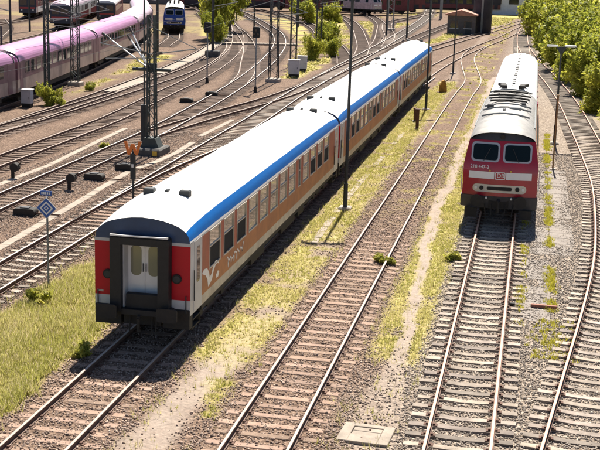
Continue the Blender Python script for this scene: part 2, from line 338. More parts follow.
# loose ballast stones (nobody could count them)
def scatter(n_, x0, x1, y0, y1):
    u = rng.random(n_); y = y0 + (y1-y0)*u**1.25; x = x0 + (x1-x0)*rng.random(n_); return x, y
px, py = scatter(330000, -25.5, 5.8, 21.5, 72)
g_, s_, b_, d_ = zones(px, py)
prob = np.clip(1-g_*1.1, 0, 1)*np.clip(1-1.25*s_, 0, 1)*np.where(d_ < 2.3, 1, .5)*np.where((px > -17) & (px < -4.6) & (d_ > 1.6), .55, 1)
prob = np.where((px > -12.3) & (px < -8.6) & (py > 33), .15, prob); prob = prob*np.where((np.abs(px+5.62) < 1.3) | (np.abs(px+10.42) < 1.3), .55, 1)
k = rng.random(len(px)) < prob; px, py, b_, d_, s_ = px[k], py[k], b_[k], d_[k], s_[k]; N = len(px)
pz = ground_z(px, py); r_ = rng.uniform(.018, .043, N)*np.where(rng.random(N) < .03, 1.5, 1)*np.where(d_ > 2.3, .85, 1)
on = d_ < .85
base = np.array([(1,0,0),(-1,0,0),(0,1,0),(0,-1,0),(0,0,1),(0,0,-1)], float)
tri = np.array([(0,2,4),(2,1,4),(1,3,4),(3,0,4),(2,0,5),(1,2,5),(3,1,5),(0,3,5)])
q = rng.normal(size=(N, 3, 3)); qq, _ = np.linalg.qr(q)
vv = base[None]*rng.uniform(.65, 1.25, (N, 6, 1)) + rng.normal(0, .16, (N, 6, 3)); vv = vv*np.array([1, 1, .85])
vv = np.einsum('nij,nkj->nki', qq, vv)*r_[:, None, None]; vv += np.stack([px, py, pz+r_*.25], -1)[:, None]
SF = (tri[None] + 6*np.arange(N)[:, None, None]).reshape(-1, 3)
t_ = rng.random(N)[:, None]; lum = rng.uniform(.55, 1.35, N)[:, None]; bb = b_[:, None]
colb = (np.array([.21,.148,.113])*(1-t_) + np.array([.36,.27,.215])*t_)*lum
colg = (np.array([.205,.171,.14])*(1-t_) + np.array([.36,.305,.255])*t_)*lum
colb = colb*np.where((px < -12.5) & (d_ < 1.5), .6, 1.08)[:, None]; colS = np.repeat((colb*(1-bb)+colg*bb), 6, 0)
st = link('ballast_stones', fast_mesh('ballast_stones', vv.reshape(-1, 3), SF, stone_mat, colS))
tag(st, 'loose angular ballast stones scattered between rails and sleepers', 'ballast', kind='stuff')

# grass and weeds
def grass(name, n_, x0, x1, y0, y1, hmin, hmax, nb, label, minc=.35, wide=.012, sel=None, force=0.):
    x, y = scatter(n_, x0, x1, y0, y1); g, s, b, d = zones(x, y)
    k = rng.random(n_) < np.clip((g-minc*.5)/(1-minc*.5), 0, 1)**1.2
    if force > 0: k = (rng.random(n_) < force*sstep(.30, .62, fnoise(x, y, 1.1, 81))) & (d > 1.2)
    if sel is not None: k &= sel(x, y, d)
    x, y = x[k], y[k]; N = len(x); z = ground_z(x, y)
    tall = fnoise(x, y, 1.3, 44); hue = fnoise(x, y, 1.9, 51)*.7+fnoise(x, y, 9, 52)*.3
    V = np.zeros((N, nb, 3, 3)); C = np.zeros((N, nb, 3, 3))
    a = rng.uniform(0, 2*np.pi, (N, nb)); h = rng.uniform(hmin, hmax, (N, nb))*(.45+1.1*tall[:, None]); ln = rng.uniform(.15, .75, (N, nb))*h
    w = wide*rng.uniform(.7, 1.5, (N, nb))*(1+np.maximum(0, y[:, None]-45)/45); r0 = rng.uniform(0, .07, (N, nb)); a0 = rng.uniform(0, 2*np.pi, (N, nb))
    cx = x[:, None]+r0*np.cos(a0); cy = y[:, None]+r0*np.sin(a0); pa = rng.uniform(0, 2*np.pi, (N, nb))
    V[:, :, 0] = np.stack([cx-w*np.cos(pa), cy-w*np.sin(pa), z[:, None]-.02+0*cx], -1)
    V[:, :, 1] = np.stack([cx+w*np.cos(pa), cy+w*np.sin(pa), z[:, None]-.02+0*cx], -1)
    V[:, :, 2] = np.stack([cx+ln*np.cos(a), cy+ln*np.sin(a), z[:, None]+h], -1)
    t = np.clip(hue[:, None]*1.5-.35+rng.normal(0, .18, (N, nb)), 0, 1)[..., None]
    col = np.array([.35,.345,.075])*(1-t)+np.array([.60,.53,.24])*t; col = col*rng.uniform(.7, 1.25, (N, nb, 1))
    dry = rng.random((N, nb, 1)) < .16; col = np.where(dry, np.array([.64,.53,.33]), col)
    C[:] = col[:, :, None]
    me = fast_mesh(name, V.reshape(-1, 3), np.arange(N*nb*3).reshape(-1, 3), grass_mat, C.reshape(-1, 3))
    return tag(link(name, me), label, 'grass', kind='stuff')
grass('meadow_grass', 36000, -16.5, -11.4, 21.5, 60, .08, .30, 7, 'tall yellow green grass beside the rear end of the blue striped coach', sel=lambda x, y, d: x < -11.5)
grass('trackside_weeds', 95000, -9.4, -2.3, 21.5, 110, .025, .10, 6, 'low yellow weeds in strips between the three straight tracks', wide=.014)
grass('dry_stems', 9000, -9.0, -2.4, 21.5, 100, .06, .24, 4, 'sparse dry pale stems scattered over the strips between straight tracks', wide=.007, force=.8)
grass('meadow_stems', 1600, -16.3, -11.6, 21.5, 60, .3, .62, 4, 'taller pale seed stems standing in the meadow grass by the coach', wide=.007, force=.8)
grass('bank_grass', 14000, 4.2, 14, 60, 150, .08, .3, 6, 'pale grass at the foot of the bushes along the right track', wide=.02)
grass('yard_grass', 18000, -44, -33, 55, 125, .06, .22, 6, 'yellow grass strip in front of the pink roofed train', wide=.02)
grass('far_grass', 26000, -32, -2, 105, 250, .06, .22, 5, 'yellow green grass patches among the far converging tracks', wide=.03)

# ------------------------------------------------------------------ tracks
def rail_mesh(line, off, y0, y1, top):
    n_ = max(2, int((y1-y0)/2.0)); yy = np.linspace(y0, y1, n_+1); xx = line.at(yy); dx = np.gradient(xx, yy); s = np.sqrt(1+dx*dx)
    nxv, nyv = 1/s, -dx/s
    prof = [(-.0625,-.16),(-.0625,-.148),(-.012,-.135),(-.012,-.05),(-.036,-.038),(-.036,-.006),(-.03,0),(.03,0),(.036,-.006),(.036,-.038),(.012,-.05),(.012,-.135),(.0625,-.148),(.0625,-.16)]
    V = []; Fs = []; Ms = []; m = len(prof)
    for i in range(n_+1):
        for (a, z) in prof: V.append((xx[i]+(off+a)*nxv[i], yy[i]+(off+a)*nyv[i], z))
    for i in range(n_):
        for j in range(m-1):
            Fs.append((i*m+j, (i+1)*m+j, (i+1)*m+j+1, i*m+j+1)); Ms.append(1 if j in (5, 6, 7) else 0)
    me = bpy.data.meshes.new('rail'); me.from_pydata(V, [], Fs); me.materials.append(rail_side); me.materials.append(top)
    me.polygons.foreach_set('material_index', Ms); return me
def conc_sleeper(w=.28, L=1.3):
    b = MB(); P = [(-L, .13), (-.55, .14), (-.25, .11), (.25, .11), (.55, .14), (L, .13)]
    i = 0
    for (x, h) in P:
        t = 0 if abs(x) > .5 else -.02
        b.v += [(x, -w/2, -.35), (x, -w/2*.88, -.165+t), (x, w/2*.88, -.165+t), (x, w/2, -.35)]
    for k in range(5):
        for j in range(3): b.f.append((k*4+j, (k+1)*4+j, (k+1)*4+j+1, k*4+j+1)); b.m.append(0)
    b.f += [(0,1,2,3), (20,23,22,21)]; b.m += [0, 0]
    return b
slp = {}
for kind, mt in (('c', sleeper_conc), ('w', sleeper_wood), ('d', sleeper_dark)):
    slp[kind] = []
    for v in range(10):
        if kind == 'c': b = conc_sleeper(random.uniform(.24, .30), 1.3+random.uniform(-.03, .03))
        else:
            b = MB(); L = 1.28+random.uniform(-.06, .06); w = random.uniform(.11, .135)
            b.box(-L, L, -w, w, -.3, -.158+random.uniform(-.012, .004), bev=.015)
        c = random.choice((.66, .78, .9, 1.0, 1.1, 1.35)) if kind == 'c' else random.uniform(.75, 1.15)
        slp[kind].append(tint_mesh(b.mesh('sleeper', mt), (c, c*random.uniform(.97, 1.0), c*random.uniform(.94, 1))))
    far = MB()
def far_sleepers(line, ya, yb, mt, parent, step=.62):
    yy = np.arange(ya, yb, step); xx = line.at(yy); dx = np.gradient(xx, yy) if len(yy) > 2 else 0*xx; V = []; Fs = []
    for x, y, g in zip(xx, yy, dx):
        s = math.sqrt(1+g*g); ux, uy = 1/s, -g/s; vx, vy = g/s, 1/s; i = len(V); z = -.165+random.uniform(-.015, .0)
        for (a, b, zz) in ((-1.29,-.13,-.3),(1.29,-.13,-.3),(1.29,.13,-.3),(-1.29,.13,-.3),(-1.29,-.12,z),(1.29,-.12,z),(1.29,.12,z),(-1.29,.12,z)):
            V.append((x+a*ux+b*vx, y+a*uy+b*vy, zz))
        for f in ((4,5,6,7),(0,1,5,4),(1,2,6,5),(2,3,7,6),(3,0,4,7)): Fs.append(tuple(i+k for k in f))
    if not V: return
    me = bpy.data.meshes.new('far_sleepers'); me.from_pydata(V, [], Fs); me.materials.append(mt)
    cl = np.repeat(np.array([[random.uniform(.7, 1.15)]*3+[1] for _ in range(len(V)//8)], np.float32), 8, 0)
    a = me.color_attributes.new('tint', 'FLOAT_COLOR', 'POINT'); a.data.foreach_set('color', cl.ravel())
    tag(link('sleepers', me, parent), kind='stuff')
def track(key, label, kind='w', top=None, near=62, fast=True, y0=None, y1=None, gap=0):
    L = T[key]; y0 = L.y0 if y0 is None else y0; y1 = L.y1 if y1 is None else y1; top = top or rail_top_mid
    root = empty('railway_track', (0, 0, 0), 0, label, 'railway track', 'tracks of the yard')
    for s in (-1, 1): link('rail', rail_mesh(L, s*.7535, y0, y1, top), root)
    y = max(y0, 15)+random.uniform(0, .5); i = 0; fm = MB()
    step = .63
    while y < min(y1, near):
        x = float(L.at(y)); g = float((L.at(y+.5)-L.at(y-.5)))
        if y > 20.5:
            o = link('sleeper', random.choice(slp[kind]), root, (x+random.uniform(-.03, .03), y, random.uniform(-.006, .004)), -math.atan(g)+random.uniform(-.012, .012)); i += 1
        if y < 60:
            for s in (-1, 1):
                cx, cy = x+s*.7535, y
                fm.box(cx-.17, cx+.17, cy-.08, cy+.08, -.165, -.142); 
                for q in (-1, 1): fm.box(cx+q*.085-.03, cx+q*.085+.03, cy-.045, cy+.045, -.142, -.108)
        y += step+random.uniform(-.02, .02)
    if fm.v: tag(fm.build('rail_fastenings', rusty, root), kind='stuff')
    far_sleepers(L, max(y, y0), y1, {'c': sleeper_conc, 'w': sleeper_wood, 'd': sleeper_dark}[kind], root, .64 if y1 < 200 else .66)
    return root
track('coach', 'rusty track under the blue striped coaches, sleepers nearly buried in ballast', 'w', rail_top_mid, 62)
track('middle', 'straight empty track with brown timber sleepers left of the red locomotive', 'w', rail_top_mid, 75)
track('loco', 'track under the red locomotive with pale proud concrete sleepers', 'c', rail_top_rust, 75)
track('right', 'curved track at the right edge passing below the bushes', 'c', rail_top_rust, 80)
track('five', 'track with light sleepers just beyond the grass left of the coaches', 'c', rail_top_bright, 75)
track('fiveb', 'turnout branch running from the lighter track in behind the coaches', 'w', rail_top_bright, 75)
track('seven', 'bright railed track behind the blue diamond sign curving away to upper left', 'd', rail_top_bright, 80)
track('six', 'short crossover joining the two tracks behind the coach roof', 'd', rail_top_mid, 0)
track('eight', 'fourth track left of the coaches with dark timber sleepers', 'd', rail_top_mid, 85)
track('nine', 'track along the yellow grass strip before the pink roofed train', 'd', rail_top_mid, 0)
track('nineb', 'diverging track beside the pale glint strip in the yard', 'd', rail_top_mid, 0)
track('pink', 'track carrying the pink roofed train', 'd', rail_top_mid, 0)
for key, lab in (('fivec', 'far track bearing right towards the small hut'), ('sevena', 'inner curving track through the far boarded crossing'),
    ('depot', 'depot track under the parked train with the dark front nearest the lattice masts'), ('depotb', 'depot track under the train with white roof and red flank'),
    ('depotc', 'outermost depot track at the upper left corner'), ('yarda', 'curving track directly behind the pink roofed train'), ('yardb', 'second curving track behind the pink roofed train'), ('yardc', 'third curving track behind the pink train, left edge'), ('bluel', 'track under the blue and white locomotive'),
    ('fana', 'lowest of the far tracks fanning left behind the tall lamp pole'), ('fanb', 'second of the far fan tracks behind the tall lamp pole'),
    ('fanc', 'third of the far fan tracks, nearer the parked red locomotive'), ('fand', 'far track ending under the parked red locomotive'),
    ('far', 'far diagonal track passing right of the small hut')):
    track(key, lab, 'd', rail_top_mid, 0)
# extra inner rails of the turnout ahead of the middle track
# ------------------------------------------------------------------ coach with blue band
PROF = [(1.41,.92),(1.41,2.0),(1.41,3.02),(1.40,3.09),(1.385,3.22),(1.345,3.36),(1.285,3.48),(1.1,3.69),(.9,3.81),(.62,3.92),(.32,3.99),(0,4.02)]
def rrect(x0, x1, z0, z1, r, k=4):
    out = []
    for (cx, cz, a) in ((x1-r, z0+r, -90), (x1-r, z1-r, 0), (x0+r, z1-r, 90), (x0+r, z0+r, 180)):
        for i in range(k+1): t = math.radians(a+90*i/k); out.append((cx+r*math.cos(t), cz+r*math.sin(t)))
    return out
def window_meshes(w, h, name='w'):
    """opening centred on y, sill at z=0, outward +x; frame ring and pane (upper sash and lower sash)"""
    fr = MB(); t = .05
    fr.box(-.05, .012, 0, t, 0, h); fr.box(-.05, .012, w-t, w, 0, h); fr.box(-.05, .012, t, w-t, 0, t); fr.box(-.05, .012, t, w-t, h-t, h)
    fr.box(-.045, .006, t, w-t, h*.56, h*.56+.035)
    pa = MB(); pa.box(-.04, -.025, t, w-t, t, h-t); return fr, pa
WIN_W, WIN_H, WZ = 1.28, 1.18, 1.79
wf, wp = window_meshes(WIN_W, WIN_H); WFM = wf.mesh('frame', cream_paint); WPM = wp.mesh('pane', side_glass)
nf, npn = window_meshes(.5, WIN_H); NFM = nf.mesh('frame', cream_paint); NPM = npn.mesh('pane', glass)
op = MB(); op.box(-.09, -.02, .05, WIN_W-.05, .05, WIN_H*.56); OPM = op.mesh('pane', mat('dark_opening', (.006, .006, .007), .9))
op2 = MB(); op2.box(-.04, -.025, .05, WIN_W-.05, WIN_H*.56+.035, WIN_H-.05); OPU = op2.mesh('pane', side_glass)
def win_positions(L):
    k = (L-.4)/26.; ws = [(2.05+1.72*i)*k for i in range(8)]; nar = 16.05*k; ws2 = [(17.05+1.72*i)*k for i in range(4)]
    return ws, nar, ws2, k
def bogie(parent, y, rooty=None):
    b = MB()
    for s in (-1, 1):
        b.box(s*.98-.06, s*.98+.06, y-1.6, y+1.6, .42, .62); b.box(s*.98-.09, s*.98+.09, y-.4, y+.4, .3, .75)
        for q in (-1.25, 1.25): b.box(s*1.02-.1, s*1.02+.1, y+q-.17, y+q+.17, .3, .68)
    b.box(-.98, .98, y-.25, y+.25, .5, .8); o = b.build('bogie', under_black, parent)
    for q in (-1.25, 1.25):
        for s in (-1, 1):
            w = MB(); w.tube((s*.68, y+q, .46), (s*.82, y+q, .46), .46, n=20); w.tube((s*.66, y+q, .46), (s*.70, y+q, .46), .49, n=20); w.build('wheel', under_black, o)
    return o
def coach_body(root, L, near_open=(), far=False, band=blue_paint, cap=shaded_blue):
    ws, nar, ws2, kk = win_positions(L)
    d0, d1 = .35, 1.15
    for s in (1, -1):
        mb = MB(); wins = [(w, w+WIN_W) for w in ws+ws2]+[(nar, nar+.5)]
        ed = sorted({0., L, d0, d1, L-d0, L-d1, *[e for w in wins for e in w]})
        zb = [(.92, 1.2, 'cream'), (1.2, WZ, 'or'), (WZ, WZ+WIN_H, 'win'), (WZ+WIN_H, 3.02, 'wht')]
        dw = [(d0+.2, d1-.2), (L-d1+.2, L-d0-.2)]
        for a, b in zip(ed[:-1], ed[1:]):
            isw = any(abs(a-w[0]) < 1e-6 for w in wins); end = b <= d1+1e-6 or a >= L-d1-1e-6
            for z0, z1, nm in zb:
                if nm == 'win' and isw: continue
                m = {'cream': 0, 'or': 1, 'win': 2, 'wht': 3}[nm]
                if end: m = 4
                mb.face([(s*1.41, a, z0), (s*1.41, b, z0), (s*1.41, b, z1), (s*1.41, a, z1)], m)
        for (a, b) in wins:      # reveals
            for (p0, p1) in (((a, WZ), (b, WZ)), ((b, WZ), (b, WZ+WIN_H)), ((b, WZ+WIN_H), (a, WZ+WIN_H)), ((a, WZ+WIN_H), (a, WZ))):
                mb.face([(s*1.41, p0[0], p0[1]), (s*1.41, p1[0], p1[1]), (s*1.32, p1[0], p1[1]), (s*1.32, p0[0], p0[1])], 4)
        me = mb.mesh('side_wall', [cream_paint, orange_paint, rust_paint, grey_white, grey_white], fix=False)
        b = bmesh.new(); b.from_mesh(me); bmesh.ops.recalc_face_normals(b, faces=b.faces); b.to_mesh(me); b.free()
        wall = link('side_wall', me, root)
        for i, w in enumerate(ws+ws2):
            o = link('window', WFM, root, (s*1.41, w if s > 0 else w+WIN_W, WZ), 0 if s > 0 else math.pi)
            if s > 0 and i in near_open: link('pane', OPU, o); link('opening', OPM, o)
            else: link('pane', WPM, o)
        o = link('window', NFM, root, (s*1.41, nar if s > 0 else nar+.5, WZ), 0 if s > 0 else math.pi); link('pane', NPM, o)
        for ya in (d0, L-d1):        # folding entrance doors
            dm = MB(); dm.box(s*1.38, s*1.418, ya, ya+.8, .95, 3.0)
            do = dm.build('door', grey_white, root); g2 = MB(); xx = (s*1.419, s*1.423)
            g2.prism(rrect(ya+.24, ya+.56, 1.75, 2.8, .08), min(xx), max(xx), axis='x'); g2.build('door_window', glass, do)
            h2 = MB(); h2.tube((s*1.44, ya-.06, 1.3), (s*1.44, ya-.06, 2.2), .018, n=6); h2.build('handrail', dark_steel, do)
            stp = MB(); stp.box(s*1.1, s*1.36, ya+.02, ya+.78, .42, .46); stp.box(s*1.12, s*1.38, ya+.02, ya+.78, .68, .72)
            stp.box(s*1.1, s*1.37, ya-.02, ya+.02, .4, .95); stp.box(s*1.1, s*1.37, ya+.78, ya+.82, .4, .95); stp.build('steps', under_black, root)
        # lower solebar strip
        sb = MB(); sb.box(s*1.36, s*1.395, 1.2, L-1.2, .76, .93); sb.build('solebar', under_black, root)
    # inner lining so one does not look through
    inn = MB(); inn.box(-1.2, 1.2, .6, L-.6, 1.0, 3.2); inn.build('interior', mat('interior', (.09, .075, .06), .9), root)
    # roof, drooping towards both ends
    up_ = [p for p in PROF if p[1] >= 3.02]; prof = up_ + [(-x, z) for x, z in up_[-2::-1]]
    hs = [(0, .66), (.12, .71), (.4, .79), (1.0, .88), (1.9, .955), (3.0, 1)]; stn = hs+[(L*.33, 1), (L*.66, 1)]+[(L-a, f) for a, f in hs[::-1]]
    blu = MB(); wht = MB(); n_ = len(prof)
    rows = [[(x*(1 if f == 1 else 1-.012*(1-f)/.32), y, 3.02+(z-3.02)*f) for x, z in prof] for y, f in stn]
    for r0, r1 in zip(rows[:-1], rows[1:]):
        for j in range(n_-1):
            zc = (prof[j][1]+prof[j+1][1])/2; m = 1 if zc < 3.09 else 0
            tgt = blu if zc < 3.5 else wht
            tgt.face([r0[j], r0[j+1], r1[j+1], r1[j]], m if tgt is blu else 0)
    def weld(b, name, mats, smooth=True):
        me = b.mesh(name, mats, fix=False); bb = bmesh.new(); bb.from_mesh(me); bmesh.ops.remove_doubles(bb, verts=bb.verts, dist=.0005)
        bmesh.ops.recalc_face_normals(bb, faces=bb.faces)
        bb.to_mesh(me); bb.free()
        if smooth: me.shade_smooth()
        return link(name, me, root)
    rf = weld(wht, 'roof', [roof_white]); weld(blu, 'roof_band', [band, white_paint])
    for r, sgn in ((rows[0], -1), (rows[-1], 1)):
        cp = MB(); cp.face([(x, y, z) for x, y, z in r], 0); cp.build('roof_end', cap, root)
    for yv in (2.3, L-2.3):
        for xv in (-.55, .0, .55):
            v = MB(); v.box(xv-.16 if xv else -.05, xv+.16 if xv else .05, yv-.12, yv+.12, 3.86, 4.06, bev=.03); v.build('roof_vent', dark_steel, rf)
    for yv in np.linspace(4, L-4, 9):       # roof seams
        sm = MB(); pp = [p for p in prof if p[1] > 3.6]
        for (a, b) in zip(pp[:-1], pp[1:]): sm.bar((a[0], yv, a[1]+.004), (b[0], yv, b[1]+.004), .03, .012)
        sm.build('roof_seam', roof_white, rf)
    # ends
    for y0, sg in ((0, 1), (L, -1)):
        y = lambda a: y0+sg*a
        def bx(b, x0, x1, a0, a1, z0, z1, m=0, bev=0): b.box(x0, x1, min(y(a0), y(a1)), max(y(a0), y(a1)), z0, z1, m, bev)
        for s in (-1, 1):
            e = MB(); xa, xb = sorted((s*.86, s*1.41))
            e.face([(xa, y(0), 1.36), (xb, y(0), 1.36), (xb, y(0), 2.93), (xa, y(0), 2.93)], 0)
            e.face([(xa, y(0), .92), (xb, y(0), .92), (xb, y(0), 1.36), (xa, y(0), 1.36)], 1)
            e.face([(xa, y(0), 2.93), (xb, y(0), 2.93), (xb, y(0), 3.02), (xa, y(0), 3.02)], 1)
            w = e.build('end_wall', [red_paint, grey_white], root)
            t = MB(); t.tube((s*1.02, y(.02), 1.98), (s*1.02, y(-.05), 1.98), .14, n=18); t.tube((s*1.02, y(-.05), 1.98), (s*1.02, y(-.06), 1.98), .10, n=18, m=1)
            t.build('tail_lamp', [under_black, dark_steel], w)
            if s < 0: p = MB(); bx(p, -1.34, -1.16, -.006, .004, 1.44, 1.5); p.build('number_plate', cream_paint, w)
            k = MB(); bx(k, min(s*.62, s*1.40), max(s*.62, s*1.40), -.03, .25, .52, 1.13, 0, .06)
            k.build('corner_skirt', under_black, root)
            f = MB(); f.tube((s*.88, y(-.03), 1.04), (s*.88, y(-.5), 1.04), .11, n=12); f.build('buffer', under_black, root)
            f2 = MB(); f2.prism([(s*.88+a, 1.04+b) for a, b in rrect(-.3, .3, -.2, .2, .08)], min(y(-.5), y(-.55)), max(y(-.5), y(-.55))); f2.build('buffer_plate', under_black, root)
        g = MB(); bx(g, -.86, -.54, -.3, .12, .98, 3.17, 0, .05); bx(g, .54, .86, -.3, .12, .98, 3.17, 0, .05); bx(g, -.54, .54, -.3, .12, 2.93, 3.17, 0, .05); bx(g, -.54, .54, -.28, .12, .9, 1.06)
        g.build('gangway_frame', black_rubber, root)
        lt = MB(); bx(lt, -.84, .84, -.33, -.26, 3.175, 3.215); lt.build('gangway_lip', white_paint, root)
        hd = MB(); bx(hd, -.86, .86, -.005, .1, 3.03, 3.2); hd.build('gangway_head', cap, root)
        for (xa, xb) in ((-.54, -.50), (.50, .54)): jam = MB(); bx(jam, xa, xb, -.1, .3, 1.06, 2.93); jam.build('door_jamb', grey_white, root)
        for s in (-1, 1):
            dr = MB(); xa, xb = sorted((s*.008, s*.5)); bx(dr, xa, xb, .24, .29, 1.06, 2.93); do = dr.build('gangway_door', white_paint, root)
            gl = MB(); cx = s*.26; gl.prism(rrect(cx-.16, cx+.16, 1.93, 2.8, .13), min(y(.232), y(.236)), max(y(.232), y(.236))); gl.build('door_window', mat('door_glass', (.24, .23, .17), .1), do)
            hnd = MB(); hnd.tube((s*.045, y(.2), 2.05), (s*.045, y(.2), 2.3), .014, n=6); hnd.build('handle', dark_steel, do)
        fp = MB(); bx(fp, -.44, .50, -.12, -.02, 1.06, 1.52, 0, .05); fp.build('fall_plate', black_rubber, root)
        ch = MB(); bx(ch, -.55, .55, .0, .4, .55, 1.0); ch.tube((0, y(-.02), .95), (0, y(-.38), .85), .06, n=8); ch.tube((0, y(-.38), .85), (0, y(-.36), .45), .045, n=8)
        for hx in (-.35, .3, .42): ch.tube((hx, y(-.02), .85), (hx+.03, y(-.2), .35), .025, n=6); 
        ch.build('coupler', under_black, root)
        for xh in (-1.3, 1.3): hr = MB(); hr.tube((xh, y(-.06), 1.0), (xh, y(-.06), 1.5), .02, n=6); hr.build('handrail', dark_steel, root)
    fl = MB(); fl.box(-1.36, 1.36, .05, L-.05, .86, .97); fl.build('floor_pan', under_black, root)
    for (ya, yb, s) in ((8, 10, 1), (11, 12.2, -1), (13, 15.5, 1), (9, 12, -1), (16.2, 17.4, 1)):
        u = MB(); u.box(min(s*.5, s*1.25), max(s*.5, s*1.25), ya, yb, .38, .86); u.build('equipment_box', under_black, root)
    bogie(root, 3.4); bogie(root, L-3.4)
CX, CY, CL, CP = -10.42, 30.75, 25.15, 25.6
labs = ['nearest white roofed coach with blue band, red end wall and open gangway', 'second coach of the blue banded train, between two others',
        'last coach of the blue banded train, beside the far tall pole']
for i in range(3):
    r = empty('passenger_coach', (CX, CY+CP*i, 0), 0, labs[i], 'train coach', 'coaches of the blue banded train')
    coach_body(r, CL, near_open=[(0, 1, 2, 9, 10, 11), (1, 2, 6, 7), (0, 1)][i])
    if i < 2:
        b = MB(); b.box(-.8, .8, CL+.31, CP-.31, 1.0, 3.15); b.build('gangway_bellows', black_rubber, r)
    if i == 0:      # white bird emblem and script wordmark on the flank
        lg = MB(); X = 1.4145
        def poly(pts):
            pts = [(1.42+y*2.1, 1.20+z*1.12) for y, z in pts]; lg.face([(X, y, z) for y, z in pts])
        poly([(-.12,.58),(-.02,.66),(.14,.62),(.24,.46),(.28,.30),(.38,.36),(.30,.12),(.20,.08),(.16,.30),(.06,.46)])
        poly([(.38,.36),(.46,.54),(.60,.62),(.74,.56),(.78,.44),(.70,.50),(.60,.50),(.50,.40),(.40,.18),(.30,.12)])
        poly([(.62,.20),(.72,.28),(.80,.22),(.74,.10),(.64,.10)])
        e = lg.build('emblem', white_paint, r)
        sc_ = MB(); pts = []
        for k in range(120):
            t = k/119; pts.append((4.0+t*2.2+.10*math.sin(t*38), 1.47+.09*math.sin(t*38+1.5)*(1+.6*math.sin(t*13+1))+.05*math.sin(t*71)))
        for a, b in zip(pts[:-1], pts[1:]): sc_.bar((X, a[0], a[1]), (X, b[0], b[1]), .006, .05)
        sc_.build('wordmark', white_paint, r)
